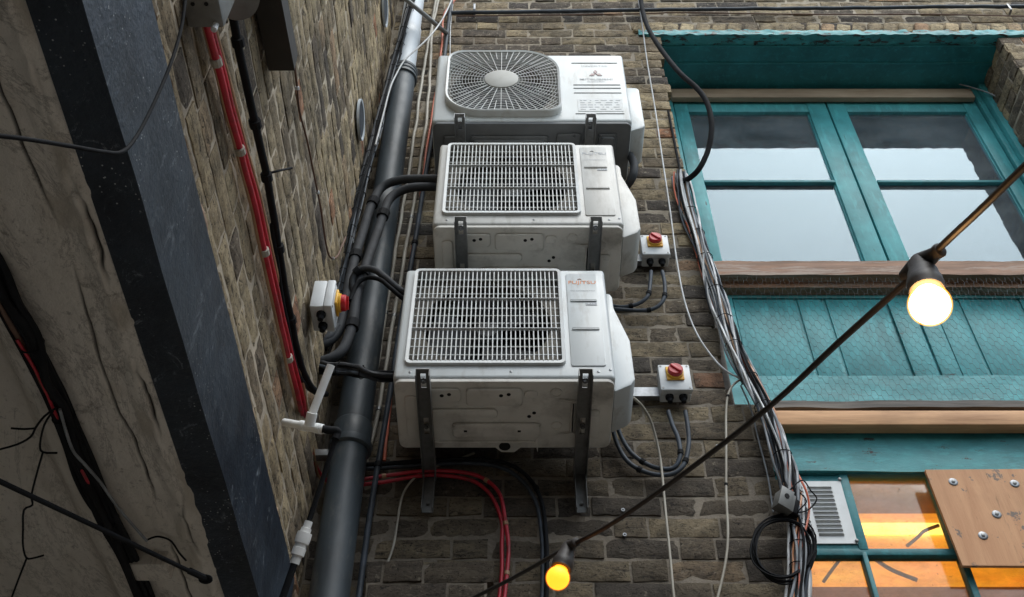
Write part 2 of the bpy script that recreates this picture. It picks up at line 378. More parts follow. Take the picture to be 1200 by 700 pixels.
# ---------------------------------------------------------------- brick walls
def soot(z):
    # rain washes the upper wall clean; the sheltered lower courses keep their soot
    f = (zy(170, WY) - z) / (zy(170, WY) - zy(560, WY)); f = max(0, min(1, f)); return .66 * f ** .8
def brickwork(name, base, U, N, z0, z1, segs, mats, lbl=None, cat=None, seed=1, bl=.218, bh=.066, j=.0105, gx=11, gz=5, jit=.004, ragged=.012, rel=1.0, mortar_out=-.007, tone=None, parent=None, sootk=1.0):
    """U runs along the wall, N is the outward normal. segs(z) gives the free spans of a course."""
    rr = random.Random(seed); mb = MB(); U = Vector(U); N = Vector(N); base = Vector(base); Z = Vector((0, 0, 1))
    pitch = bh + j; k = 0; z = z0
    while z < z1:
        zc = z + bh / 2
        for (a, b) in segs(zc):
            u = -6.0 + (0.0 if k % 2 else .165) + rr.uniform(-.015, .015); hd = 0
            while u < b:
                L = (bl if hd % 2 == 0 else .103) + rr.uniform(-.006, .006); hd += 1
                u0, u1 = max(u, a), min(u + L, b + (rr.uniform(-ragged, ragged) if u + L >= b - .02 else 0)); u += L + j * .8
                if u0 <= a + .001 and a > -5.9: u0 = a + rr.uniform(-.3, .6) * ragged
                if u1 - u0 < .03: continue
                off = rr.uniform(-jit, jit); tilt = rr.uniform(-.02, .02)
                tone_v = rr.random() if tone is None else tone(rr, (u0 + u1) / 2, zc)
                col = (tone_v, max(0, min(.95, soot(zc) + (rr.uniform(-.12, .12) if soot(zc) > .02 else 0))) * sootk, rr.random(), 1)
                nx = max(3, int(gx * (u1 - u0) / bl)); nz = gz
                hz0 = z + rr.uniform(-.003, .003); hz1 = z + bh + rr.uniform(-.003, .003)
                sl_ = rr.uniform(-.004, .004); vs = []; fs = []; sd = Vector((rr.uniform(0, 99), rr.uniform(0, 99), 0))
                for i in range(nx + 1):
                    for q in range(nz + 1):
                        s_, t_ = i / nx, q / nz
                        uu = u0 + (u1 - u0) * s_; zz = hz0 + (hz1 - hz0) * t_ + sl_ * (s_ - .5) * 2
                        e = min(min(s_, 1 - s_) * (u1 - u0), min(t_, 1 - t_) * bh)
                        d = -0.004 * max(0, 1 - e / .005) ** 2
                        p = Vector((uu, zz, 0)) + sd
                        d += rel * (.0035 * noise.noise(p * 34) + .006 * min(0, noise.noise(p * 13) + .1))
                        edge = i in (0, nx) or q in (0, nz)
                        if edge:
                            uu += .0028 * noise.noise(p * 45 + Vector((0, 0, 3))); zz += .0028 * noise.noise(p * 45 + Vector((0, 0, 8)))
                        vs.append(base + U * uu + Z * (zz - base.z) + N * (off + d + tilt * (t_ - .5) * bh))
                w_ = nz + 1
                for i in range(nx):
                    for q in range(nz): fs.append((i * w_ + q, (i + 1) * w_ + q, (i + 1) * w_ + q + 1, i * w_ + q + 1))
                ring = [i * w_ for i in range(nx + 1)] + [nx * w_ + q for q in range(1, nz + 1)] + [i * w_ + nz for i in range(nx - 1, -1, -1)] + [q for q in range(nz - 1, 0, -1)]
                n0 = len(vs)
                for r_ in ring: vs.append(vs[r_] - N * .05)
                for i in range(len(ring)):
                    i2 = (i + 1) % len(ring); fs.append((ring[i], ring[i2], n0 + i2, n0 + i))
                mb.add(vs, fs, c=col)
        k += 1; z += pitch
    o = mb.build(name, mats[0], parent, 60, True)
    return o
def mortar_sheet(name, base, U, N, spans, m, parent, step=.02, amp=.003, out=-.009, thick=.10, sootk=1.0):
    mb = MB(); U = Vector(U); N = Vector(N); base = Vector(base); Z = Vector((0, 0, 1))
    for (a, b, z0, z1) in spans:
        nx = max(2, int((b - a) / step)); nz = max(2, int((z1 - z0) / step)); vs = []; fs = []
        for i in range(nx + 1):
            for q in range(nz + 1):
                uu = a + (b - a) * i / nx; zz = z0 + (z1 - z0) * q / nz
                p = Vector((uu, zz, 3.3)); d = out + amp * noise.noise(p * 14) + .5 * amp * noise.noise(p * 40)
                vs.append(base + U * uu + Z * (zz - base.z) + N * d)
        w_ = nz + 1
        for i in range(nx):
            for q in range(nz): fs.append((i * w_ + q, (i + 1) * w_ + q, (i + 1) * w_ + q + 1, i * w_ + q + 1))
        ring = [i * w_ for i in range(nx + 1)] + [nx * w_ + q for q in range(1, nz + 1)] + [i * w_ + nz for i in range(nx - 1, -1, -1)] + [q for q in range(nz - 1, 0, -1)]
        n0 = len(vs)
        for r_ in ring: vs.append(vs[r_] - N * thick)
        for i in range(len(ring)):
            i2 = (i + 1) % len(ring); fs.append((ring[i], ring[i2], n0 + i2, n0 + i))
        fs.append(tuple(n0 + i for i in range(len(ring)))[::-1])
        n1 = len(mb.v); mb.add(vs, fs)
        for i in range(n1, len(mb.v)): mb.c[i] = (.5, soot(mb.v[i].z) * sootk, 0, 1)
    return mb.build(name, m, parent, 60, True)

Z_HEAD = zy(43, WY)             # top of the window opening on the wall face
Z_STEP = zy(470, WY)            # where the opening narrows
XE_UP = xy(783, 100, WY); XE_LO = xy(922, 600, WY) + .01
XR = 2.50
ZT = CZ + 5.6

bld = thing('brick_building', 'sooty brick building with teal window joinery at the end of the yard', 'building')
def segs_back(z):
    if z > Z_HEAD + .09: return [(LX + .0, 3.6)]
    if z > Z_HEAD: return [(LX, XE_UP), (XR + .06, 3.6)]
    if z > Z_STEP: return [(LX, XE_UP), (XR, 3.6)]
    return [(LX, XE_LO)]
def tone_back(rr, u, z):
    return min(.99, max(0, rr.gauss(.42, .24)))
b1 = brickwork('wall', (0, WY, 0), (1, 0, 0), (0, -1, 0), CZ + .9, ZT, segs_back, (M['brick'],), seed=3, tone=tone_back, parent=bld)
mortar_sheet('mortar', (0, WY, 0), (1, 0, 0), (0, -1, 0), [(LX - .1, XE_LO - .02, .0, Z_STEP - .01), (LX - .1, XE_UP - .02, Z_STEP - .01, Z_HEAD + .02), (XR + .02, 3.7, CZ + 1, Z_HEAD + .02), (LX - .1, 3.7, Z_HEAD + .02, ZT)], M['mortar'], b1, amp=.0018, out=-.0066)
# corbelled course at the foot of the picture
zc0 = zy(656, WY - .05)
b2 = brickwork('plinth', (0, WY - .055, 0), (1, 0, 0), (0, -1, 0), zc0 - 0.302, zc0 - .01, lambda z: [(xy(428, 680, WY - .05), xy(574, 670, WY - .05))], (M['brick'],), seed=9, tone=lambda r, u, z: r.uniform(.1, .4), parent=bld)
mortar_sheet('mortar', (0, WY - .055, 0), (1, 0, 0), (0, -1, 0), [(xy(430, 680, WY - .05), xy(571, 670, WY - .05), zc0 - .5, zc0 - .014)], M['mortar'], b2)
# brick reveal on the right of the opening
rv = brickwork('reveal', (XR, 0, 0), (0, 1, 0), (-1, 0, 0), CZ + 2.9, Z_HEAD + .05, lambda z: [(WY + .004, 3.12)], (M['brick'],), seed=5, tone=lambda r, u, z: r.uniform(.2, .7), parent=bld)
mortar_sheet('mortar', (XR, 0, 0), (0, 1, 0), (-1, 0, 0), [(WY + .012, 3.14, CZ + 2.6, Z_HEAD)], M['mortar'], rv)
# soldier course over the opening
def soldier():
    mb = MB(); rr = random.Random(4); x = XE_UP - .12
    while x < XR + .5:
        wd = .068 + rr.uniform(-.004, .004); lean = rr.uniform(-.03, .03)
        n0 = len(mb.v); z0, z1 = Z_HEAD + .035 + rr.uniform(-.006, .006), Z_HEAD + .125 + rr.uniform(-.005, .005)
        M_ = Matrix.Translation((x + wd / 2, WY - .004, (z0 + z1) / 2)) @ Matrix.Rotation(lean + .25, 4, 'Y')
        mb.box((-wd / 2, -.006 + rr.uniform(-.004, .004), -(z1 - z0) / 2), (wd / 2, .05, (z1 - z0) / 2), .008, M_)
        t_ = rr.uniform(.45, .95)
        for i in range(n0, len(mb.v)): mb.c[i] = (t_, 0, 0, 1)
        x += wd + .013
    return mb
soldier().build('brick_arch', M['brick'], bld, 60, True)

# lintel: peeling teal edge and teal soffit
def rough_slab(mb, x0, x1, y0, y1, z0, z1, amp=.004, step=.02, fr=18):
    """front face (towards -y) and underside as noisy grids, joined into a closed block"""
    nx = int((x1 - x0) / step); nz = max(2, int((z1 - z0) / step)); ny = max(2, int((y1 - y0) / step))
    prof = [(y0 + (y1 - y0) * (1 - i / ny), z0) for i in range(ny)] + [(y0, z0 + (z1 - z0) * i / nz) for i in range(nz + 1)] + [(y1, z1)]
    vs = []; fs = []; n = len(prof)
    for i in range(nx + 1):
        x = x0 + (x1 - x0) * i / nx
        for k, (y, z) in enumerate(prof):
            p = Vector((x * .6, y, z)); f = 0 if k in (0, n - 1) else 1
            vs.append((x, y + f * amp * noise.noise(p * fr), z + f * amp * noise.noise(p * fr + Vector((0, 7, 0)))))
    for i in range(nx):
        for k in range(n):
            k2 = (k + 1) % n; fs.append((i * n + k, (i + 1) * n + k, (i + 1) * n + k2, i * n + k2))
    fs.append(tuple(range(n))); fs.append(tuple(nx * n + k for k in range(n))[::-1])
    mb.add(vs, fs)
WIN = 3.04
lt = MB(); rough_slab(lt, XE_UP - .10, XR + .20, WY - .012, WIN + .10, Z_HEAD, Z_HEAD + .045, .006, .009, 45)
lt.build('lintel', teal_mat('peeling_lintel_paint', stretch=(.4, 1, 1), chip=.535, col=(.05, .31, .33)), bld)
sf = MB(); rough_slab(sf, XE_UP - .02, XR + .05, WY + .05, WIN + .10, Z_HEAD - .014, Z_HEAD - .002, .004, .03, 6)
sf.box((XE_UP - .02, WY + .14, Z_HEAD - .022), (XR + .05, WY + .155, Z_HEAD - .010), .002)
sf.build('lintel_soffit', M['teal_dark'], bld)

# upper window: frame, sashes, glazing bar, panes, sheets behind
def Xw(px, py=131): return xy(px, py, WIN)
zt = zy(131, WIN); zb = zy(307, WIN); zbar = zy(213, WIN)
zfr_t = zy(104, WIN)
def frame_rect(mb, x0, x1, z0, z1, t, y0, y1, bev=.004, tt=None, tb=None):
    tt = tt or t; tb = tb or t
    mb.box((x0, y0, z0), (x0 + t, y1, z1), bev); mb.box((x1 - t, y0, z0), (x1, y1, z1), bev)
    mb.box((x0 + t - .001, y0 + .001, z1 - tt), (x1 - t + .001, y1 - .001, z1), bev); mb.box((x0 + t - .001, y0 + .001, z0), (x1 - t + .001, y1 - .001, z0 + tb), bev)
fr = MB()
xa, xb = XE_UP - .03, XR + .04
fr.box((xa, WIN - .01, zb - .25), (Xw(790) , WIN + .09, Z_HEAD), .004)
fr.box((Xw(1157), WIN - .05, zb - .25), (xb, WIN + .09, Z_HEAD), .004)
fr.box((Xw(1157) - .03, WIN - .02, zb - .25), (Xw(1157) - .001, WIN + .06, Z_HEAD), .004)
fr.box((Xw(789), WIN - .008, zy(117, WIN)), (Xw(1158), WIN + .09, Z_HEAD), .004)
win = fr.build('window', M['teal_stile'], bld)
bt = MB(); bt.box((Xw(789), WIN - .040, zy(116, WIN - .03)), (Xw(1146), WIN - .009, zy(106, WIN - .03)), .002); bt.build('batten', M['batten'], bld)
for (l, r, a, b) in ((791, 970.5, 807, 948), (972.5, 1149, 993, 1133)):
    s_ = MB(); x0, x1, g0, g1 = Xw(l), Xw(r), Xw(a), Xw(b)
    zt1 = zy(119, WIN); zb1 = zb - .07
    s_.box((x0, WIN - .002, zb1), (g0, WIN + .05, zt1), .004); s_.box((g1, WIN - .002, zb1), (x1, WIN + .05, zt1), .004)
    s_.box((g0 - .001, WIN, zt), (g1 + .001, WIN + .048, zt1), .004); s_.box((g0 - .001, WIN, zb1), (g1 + .001, WIN + .048, zb), .004)
    # rounded inner bead
    s_.box((g0 - .004, WIN + .012, zb), (g0 + .006, WIN + .03, zt), .003); s_.box((g1 - .006, WIN + .012, zb), (g1 + .004, WIN + .03, zt), .003)
    s_.build('sash', M['teal_stile'], win)
    gb = MB(); gb.box((g0 + .001, WIN - .004, zbar - .009), (g1 - .001, WIN + .018, zbar + .009), .003); gb.build('glazing_bar', M['teal_dark'], win)
    gl = MB(); gl.box((g0 - .003, WIN + .020, zb), (g1 + .003, WIN + .023, zt)); gl.build('pane', M['glass'], win)
# dark room behind the glass
rm = MB(); rm.box((XE_UP - .1, 4.2, CZ + 3.2), (XR + .2, 4.25, CZ + 6.2)); rm.box((XE_UP - .1, WIN + .1, CZ + 5.6), (XR + .2, 4.2, CZ + 5.65)); rm.box((XE_UP - .14, WIN + .1, CZ + 3.2), (XE_UP - .101, 4.25, CZ + 6)); rm.box((XR + .201, WIN + .1, CZ + 3.2), (XR + .24, 4.25, CZ + 6)); rm.box((XE_UP - .1, WIN + .12, CZ + 3.2), (XR + .2, 4.2, CZ + 3.25))
rm.build('room_shell', mat('dim_room', (.45, .44, .45), rough=.9), bld)
# pull handle on the left stile
hp = [PY(808, 250, WIN - .004), PY(812, 252, WIN - .035), PY(818, 262, WIN - .04), PY(828, 292, WIN - .04), PY(830, 297, WIN - .035), PY(828, 299, WIN - .004)]
hd = MB(); hd.tube(hp, .007, 8, 4); hd.build('handle', M['teal'], win)

# sill timbers under the window
sl1 = MB(); y0 = 2.80
rough_slab(sl1, XE_UP + .045, XR + .1, y0, WIN + .03, zy(322, y0), zy(306, y0), .004, .02, 14); sl1.build('window_sill', M['timber_old'], bld)
sl2 = MB(); y1 = 2.845; rough_slab(sl2, XE_UP + .07, XR + .1, y1, WIN, zy(337, y1), zy(326, y1), .003, .02, 14); sl2.build('sill_board', M['timber_old'], bld)

# boarded teal panels under the sill
PY_ = 2.90
ztp = zy(337, PY_); zbp = zy(478, PY_) - .02
pn = MB(); x0, x1 = xy(826, 345, PY_) - .03, XR + .1
pn.box((x0, PY_, zbp), (x1, PY_ + .03, ztp), .0)
pan = pn.build('boarded_panel', M['teal'], bld)
def vline(px, py): return xy(px, py, PY_)
st = MB()
ztr = zy(352, PY_); zbr = zy(444, PY_)
st.box((x0, PY_ - .014, ztr), (x1, PY_ - .0005, ztp), .003)
rough_slab(st, x0, x1, PY_ - .016, PY_, zbp, zbr, .003, .02, 20)
for (a, b) in ((x0, vline(857, 352)), (vline(1037, 352), vline(1059, 340)), (vline(1062, 340), vline(1088, 352)), (vline(1250, 352), vline(1290, 352))):
    st.box((a, PY_ - .0145, zbr), (b, PY_ - .0004, ztr), .002)
st.build('panel_frame', M['teal_rail'], pan)
bd = MB()
xs = [858, 905, 929, 933, 961, 966, 1010, 1035]; xs = [vline(a, 352) for a in xs]
for a, b in ((0, 2), (3, 4), (5, 7)):
    bd.box((xs[a] + .0008, PY_ - .007, zbr + .003), (xs[b] - .0008, PY_ - .0006, ztr - .003), .002)
xs2 = [vline(a, 352) for a in (1090, 1118, 1122, 1155, 1188, 1193, 1248)]
for a, b in ((0, 1), (2, 4), (5, 6)):
    bd.box((xs2[a] + .0008, PY_ - .007, zbr + .003), (xs2[b] - .0008, PY_ - .0006, ztr - .003), .002)
bd.build('panel_board', M['teal_stile'], pan)

# lining strip along the brick edge
es = MB(); es.box((XE_UP - .035, WY + .03, Z_STEP), (XE_UP + .012, PY_ + .05, zy(300, WY)), .004)
es.box((XE_UP + .013, WY + .10, Z_STEP), (XE_UP + .035, PY_ + .05, zy(300, WY)), .004)
es.build('lining_strip', M['timber_grey'], bld)

# ledge, new timber beam and the panel under it
lg = MB(); rough_slab(lg, XE_LO + .02, XR + .6, WY - .025, PY_ + .04, zy(479, WY - .02), zy(471, WY - .02), .005, .02, 12)
lg.build('ledge', M['timber_grey'], bld)
TB = 2.68
tb = MB(); tb.box((XE_LO - .005, TB, zy(497.5, TB)), (XR + .6, TB + .047, zy(481, TB)), .003); tb.build('timber_rail', M['timber'], bld)
FY = 2.735
fp = MB(); rough_slab(fp, XE_LO - .03, XR + .6, FY, FY + .03, zy(552, FY), zy(500, FY) + .06, .005, .015, 10); fp.build('fascia_board', M['teal_rough'], bld)
# lower window: rails and mullions round small panes
LY = 2.755
lw = MB()
def bar(mb, ax, ay, bx, by, wpx, y, th=.02, bev=.003):
    a = PY(ax, ay, y); b = PY(bx, by, y); d = (b - a).normalized(); s_ = wpx
    side = d.cross(Vector((0, 1, 0))).normalized() * s_ / 2
    pts = [(p.x, p.z) for p in (a - side, a + side, b + side, b - side)]
    mb.prism(pts, 'y', y, y + th, bev)
lw.box((XE_LO - .03, LY - .01, zy(558, LY)), (XR + .6, LY + .03, zy(552, LY) + .01), .003)
lw.box((XE_LO - .03, LY - .006, zy(652, LY)), (XR + .6, LY + .03, zy(644, LY)), .003)
def vb(px, py, z0, z1, wd, y=LY - .008, th=.035):
    x = xy(px, py, y); lw.box((x - wd / 2, y, z0), (x + wd / 2, y + th, z1), .004)
zl0 = zy(700, LY) - .45
vb(1006, 620, zy(646, LY), zy(555, LY), .030)
vb(1018, 665, zl0, zy(648, LY), .016); vb(1137, 675, zl0, zy(648, LY), .022); vb(1255, 675, zl0, zy(648, LY), .022)
vb(1112, 620, zy(646, LY), zy(555, LY), .014); vb(1225, 600, zy(646, LY), zy(555, LY), .022)
lw.box((XE_LO - .03, LY - .006, zl0 - .05), (XR + .6, LY + .03, zl0), .003)
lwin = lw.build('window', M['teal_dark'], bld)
lwin['label'] = 'lower window with narrow teal bars and warm light inside'
for (a, b, z0, z1) in ((1009, 1300, zy(646, LY), zy(557, LY)), (930, 1300, zl0, zy(650, LY))):
    g = MB(); g.box((xy(a, 620, LY), LY + .012, z0), (xy(b, 620, LY), LY + .015, z1)); g.build('pane', M['glass_low'], lwin)
# vent board left of the lower panes
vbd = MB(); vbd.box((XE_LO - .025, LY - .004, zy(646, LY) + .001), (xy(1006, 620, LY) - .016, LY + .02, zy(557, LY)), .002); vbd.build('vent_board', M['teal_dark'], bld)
# room behind: plank ceiling, wall, light box
IR = MB(); IR.box((XE_LO - .1, LY + .04, CZ + 2.28), (4, 4.0, CZ + 2.32)); IR.box((XE_LO - .1, 3.42, CZ + .6), (4, 3.46, CZ + 2.28)); IR.box((XE_LO - .14, LY + .04, CZ + .6), (XE_LO - .101, 4, CZ + 2.28))
IR.box((XE_LO - .1, LY + .04, CZ + .6), (4, 4.0, CZ + .64))
room = IR.build('interior', mat('brown_interior', (.50, .34, .19), (.38, .25, .14), 9, rough=.7), bld)
YL = 3.02
lb = MB(); lb.box((XE_LO, YL, zy(641, YL)), (3.6, YL + .02, zy(602, YL))); lb.box((XE_LO, YL, zy(684, YL)), (3.6, YL + .02, zy(657, YL)))
lb.build('light_box', emis('orange_light_box', (1, .44, .025), .62), bld)
lb = MB(); lb.box((XE_LO, YL - .022, zy(628, YL)), (3.6, YL - .004, zy(617, YL)), .003); lb.build('lamp_tube', emis('lit_lamp_tube', (1, .74, .16), 1.6), bld)
cb = MB(); 
cb.tube([PY(1063, 640, YL - .03), PY(1075, 630, YL - .03), PY(1084, 622, YL - .03), PY(1100, 616, YL - .03)], .006, 6, 4)
cb.tube([PY(1025, 655, YL - .03), PY(1045, 668, YL - .03), PY(1075, 680, YL - .03)], .007, 6, 4)
cb.tube([PY(985, 655, YL - .03), PY(975, 668, YL - .03), PY(965, 682, YL - .03)], .006, 6, 4)
cb.build('interior_strut', mat('brown_strut', (.42, .24, .10), (.30, .17, .07), rough=.7), bld)

# vent grille
vg = thing('vent_grille', 'white louvred metal vent plate screwed to the teal board beside the cables', 'vent', PY(960, 600, LY - .006))
org = vg.location.copy()
VY = LY - .010
gz0, gz1 = zy(637, VY), zy(564, VY); gx0, gx1 = XE_LO - .02, xy(995, 600, VY)
pl = MB(); nslot = 12; hgt = gz1 - gz0; cols = [(gx0 + .035, gx0 + .105), (gx0 + .115, gx1 - .045)]
cols = [(gx0 + .03, gx0 + .085), (gx0 + .10, gx1 - .035)]
def vg_add():
    # strips between the slots, so that the slots are real openings
    xs_ = [gx0, cols[0][0], cols[0][1], cols[1][0], cols[1][1], gx1]
    for i in (0, 2, 4): pl.box((xs_[i], VY, gz0), (xs_[i + 1], VY + .004, gz1), .0)
    ph = hgt * .82 / nslot; zs = gz0 + hgt * .09
    for c in cols:
        pl.box((c[0], VY + .0003, gz0), (c[1], VY + .0037, zs)); pl.box((c[0], VY + .0003, zs + ph * nslot), (c[1], VY + .0037, gz1))
        for k in range(nslot):
            z = zs + k * ph; pl.box((c[0], VY + .0003, z), (c[1], VY + .0037, z + ph * .42))
            pl.prism([(VY - .005, z + ph * .52), (VY + .001, z + ph * .42), (VY + .002, z + ph * .44), (VY - .004, z + ph * .56)], 'x', c[0], c[1])
vg_add()
pl.v = [v - org for v in pl.v]
pl.build('plate', mat('white_vent_paint', (.68, .70, .70), (.60, .61, .6), 10, rough=.5, dirt=(.25, .12, .06), dscale=30, dlohi=(.68, .8)), vg, 0)
bk = MB(); bk.box((cols[0][0] - .005, VY + .0045, gz0 + .01), (cols[1][1] + .005, VY + .0056, gz1 - .01)); bk.v = [v - org for v in bk.v]; bk.build('dark_backing', M['void'], vg)
for (px, py) in ((984, 562), (1004, 634)):
    s_ = MB(); s_.lathe([(.006, 0), (.006, .003), (.003, .005)], 12, align(PY(px, py, VY - .001) - org, (0, -1, 0))); s_.build('screw', M['galv_dark'], vg)

# plywood sheet
PLY = 2.705
pw = thing('plywood_sheet', 'bare plywood sheet screwed over the lower window with washers', 'board', PY(1110, 660, PLY))
def pq(px, py): p = PY(px, py, PLY); return (p.x - pw.location.x, p.z - pw.location.z)
pm = MB(); pm.prism([pq(1084, 550.5), pq(1300, 549), pq(1330, 664), pq(1128, 663)], 'y', 0, .012, .001)
pm.build('board', wood_mat('plywood_face', (.64, .35, .18), (.52, .26, .125), 'z', sc=22, spots=True), pw, 0)
for (px, py) in ((1117, 565), (1189, 567), (1168, 603), (1152, 628)):
    s_ = MB(); c = PY(px, py, PLY) - Vector(pw.location)
    s_.lathe([(.0145, .0), (.0145, .0015), (.012, .003), (.007, .003)], 20, align(c, (0, -1, 0)))
    wsh = s_.build('washer', M['galv'], pw)
    s_ = MB(); s_.lathe([(.006, .003), (.006, .005), (.002, .0065)], 12, align(c, (0, -1, 0))); s_.build('screw', M['galv_dark'], wsh)

# chicken wire
cw = MB(); CY = 2.775
def hexnet(mb, x0, x1, z0, z1, a=.019, r=.00045):
    wx = a * 1.9; hz = a * 1.25; i = 0; z = z0
    while z < z1:
        x = x0 + (wx / 2 if i % 2 else 0)
        while x < x1:
            def w_(xx, zz): return Vector((xx + .007 * noise.noise(Vector((xx * 6, zz * 6, 1))), CY + .012 * noise.noise(Vector((xx * 4, zz * 5, 2))), zz + .007 * noise.noise(Vector((xx * 6, zz * 6, 7)))))
            A = w_(x, z); B = w_(x + wx * .30, z); Cc = w_(x + wx * .5, z + hz); D = w_(x + wx * .30 - wx * .0, z); E = w_(x - wx * .2, z + hz)
            mb.tube([A, B], r * 1.5, 3, cap=False); mb.tube([B, Cc], r, 3, cap=False); mb.tube([A, E], r, 3, cap=False)
            x += wx
        z += hz; i += 1
x0n = xy(846, 335, CY)
hexnet(cw, x0n, XR + .05, zy(474, CY) - .0, zy(327, CY))
tag(cw.build('wire_netting', M['galv'], None, 0), 'sheet of hexagonal chicken wire stretched over the teal boarded panels', 'netting')

# ---------------------------------------------------------------- side wall, steel beam, soffit, ground
ZB1 = 1.60 + CZ; ZB0 = 1.345 + CZ
sw = thing('brick_wall', 'weathered tan brick side wall rising above the black steel beam', 'wall')
b3 = brickwork('brickwork', (LX, 0, 0), (0, 1, 0), (1, 0, 0), ZB1 + .03, CZ + 5.7, lambda z: [(-.6, WY - .02)], (M['brick_side'],), seed=21, gx=12, gz=5,
               tone=lambda r, u, z: min(.99, max(.05, r.gauss(.55, .22))), parent=sw, jit=.0025, sootk=.25, rel=.6)
mortar_sheet('mortar', (LX, 0, 0), (0, 1, 0), (1, 0, 0), [(-.6, WY + .02, ZB1 + .0, CZ + 5.7)], M['mortar_side'], sw, amp=.0022, out=-.0050, sootk=.25)
# below the beam level the side wall carries on, hidden in the dark corner
lo = MB(); lo.box((LX - .12, 2.55, 0), (LX - .02, WY + .1, ZB1), .004); lo.build('pier', M['mortar'], sw)
# rough render line between beam and bricks
ml = MB(); n = 260; prof_n = 6; vs = []; fs = []
for i in range(n + 1):
    y = -.6 + 3.3 * i / n
    for k in range(prof_n):
        a = math.pi * k / (prof_n - 1); p = Vector((y * 16, k * .9, 1))
        rad = .012 + .010 * noise.noise(p) + .006 * noise.noise(p * 3)
        vs.append((LX + .002 + max(.002, rad) * math.sin(a) * 1.2, y, ZB1 + .012 - math.cos(a) * (.012 + .5 * rad)))
for i in range(n):
    for k in range(prof_n - 1): fs.append((i * prof_n + k, (i + 1) * prof_n + k, (i + 1) * prof_n + k + 1, i * prof_n + k + 1))
ml.add(vs, fs); ml.build('mortar_fillet', mat('crumbling_fillet', (.42, .30, .20), (.20, .13, .09), 25, rough=.95, bump=1, bscale=60, bdist=.006), sw, 60)

BX = -.585
bmn = MB()
def slabgrid(mb, x, y0, y1, z0, z1, thick, step=.03, amp=.0025):
    ny = int((y1 - y0) / step); nz = int((z1 - z0) / step); vs = []; fs = []
    for i in range(ny + 1):
        for k in range(nz + 1):
            y = y0 + (y1 - y0) * i / ny; z = z0 + (z1 - z0) * k / nz
            vs.append((x + amp * noise.noise(Vector((y * 5, z * 7, 0))), y, z))
    w_ = nz + 1
    for i in range(ny):
        for k in range(nz): fs.append((i * w_ + k, (i + 1) * w_ + k, (i + 1) * w_ + k + 1, i * w_ + k + 1))
    ring = [i * w_ for i in range(ny + 1)] + [ny * w_ + q_ for q_ in range(1, nz + 1)] + [i * w_ + nz for i in range(ny - 1, -1, -1)] + [q_ for q_ in range(nz - 1, 0, -1)]
    n0 = len(vs)
    for r_ in ring: vs.append((x - thick, vs[r_][1], vs[r_][2]))
    for i in range(len(ring)):
        i2 = (i + 1) % len(ring); fs.append((ring[i], ring[i2], n0 + i2, n0 + i))
    fs.append(tuple(n0 + i for i in range(len(ring)))[::-1]); mb.add(vs, fs)
slabgrid(bmn, BX, -1.5, 2.50, ZB0, ZB1, .078)
bev_lo = MB()
bm_o = bmn.build('steel_beam', M['beam'], None, 50)
tag(bm_o, 'deep steel beam in scratched glossy black paint under the side wall', 'beam')

# plaster soffit with a cracked downstand band
ZS = ZB0 + .004
def grid_sheet(mb, f, nu, nv):
    vs = []; fs = []
    for i in range(nu + 1):
        for k in range(nv + 1): vs.append(f(i / nu, k / nv))
    for i in range(nu):
        for k in range(nv): fs.append((i * (nv + 1) + k, (i + 1) * (nv + 1) + k, (i + 1) * (nv + 1) + k + 1, i * (nv + 1) + k + 1))
    mb.add(vs, fs)
XS0 = BX - .073
def crk(y): return XS0 - .085 + .022 * noise.noise(Vector((y * 3.1, 0, 0))) + .008 * noise.noise(Vector((y * 14, 3, 0)))
def crk2(y): return XS0 - .025 + .014 * noise.noise(Vector((y * 5, 9, 0))) + .006 * noise.noise(Vector((y * 22, 3, 0)))
def soff(s_, t_):
    y = -.4 + 3.15 * t_; x = XS0 - s_ ** 1.25 * 1.0
    d = XS0 - x
    z = ZS + .006 * noise.noise(Vector((x * 4, y * 3, 0))) + .003 * noise.noise(Vector((x * 14, y * 12, 5))) + .002 * noise.noise(Vector((x * 50, y * 40, 5)))
    if d < .06: z -= .016 * (1 - abs(d - .03) / .03) * (0.5 + .5 * noise.noise(Vector((x * 40, y * 28, 0))))
    if d > .24: f = min(1, (d - .24) / .10); z += .10 * f * f * (3 - 2 * f)
    c = abs(x - crk(y)); z += .010 * math.exp(-(c / .0030) ** 2) * max(0, min(1, .7 + 1.6 * noise.noise(Vector((y * 4, 7, 7)))))
    c = abs(x - crk2(y)); z += .008 * math.exp(-(c / .0035) ** 2) * max(0, min(1, .3 + 2 * noise.noise(Vector((y * 5, 2, 7)))))
    if d > .85: z = z + (ZS + .10 - z) * min(1, (d - .85) / .15)
    return (x + .005 * noise.noise(Vector((x * 9, y * 25, 3))) * (d < .02), y, z)
so_ = MB(); grid_sheet(so_, soff, 420, 560)
so_.box((XS0 - 2.6, -3, ZS + .10), (XS0 - .999, 2.76, ZS + .12)); so_.box((XS0 - 1.0, -3, ZS + .02), (XS0, -.399, ZS + .12))
for i, p in enumerate(so_.v):
    y = p.y; a_ = math.exp(-((p.x - crk(y)) / .0026) ** 2) * max(0, min(1, .75 + 1.6 * noise.noise(Vector((y * 4, 7, 7)))))
    b_ = math.exp(-((p.x - crk2(y)) / .0030) ** 2) * max(0, min(1, .1 + 2.4 * noise.noise(Vector((y * 5, 2, 7)))))
    f_ = max(0, noise.noise(Vector((p.x * 22, y * 9, 4))) - .12) * 3 * (1 if p.x > crk(y) else .25)
    so_.c[i] = (min(1, max(a_, b_)), min(1, f_), 0, 1)
ce = so_.build('ceiling', M['plaster'], None, 80, True); struct(ce)
mb = MB(); mb.box((-3.2, -3, ZS + .16), (LX - .01, 2.9, ZS + .30)); mb.box((-3.2, -3, 0), (-3.1, 2.9, ZS + .16)); struct(mb.build('ceiling_slab', M['plaster']))
mb = MB(); mb.box((-3.1, WY + .05, 0), (LX - .1, WY + .2, ZS + .16)); 
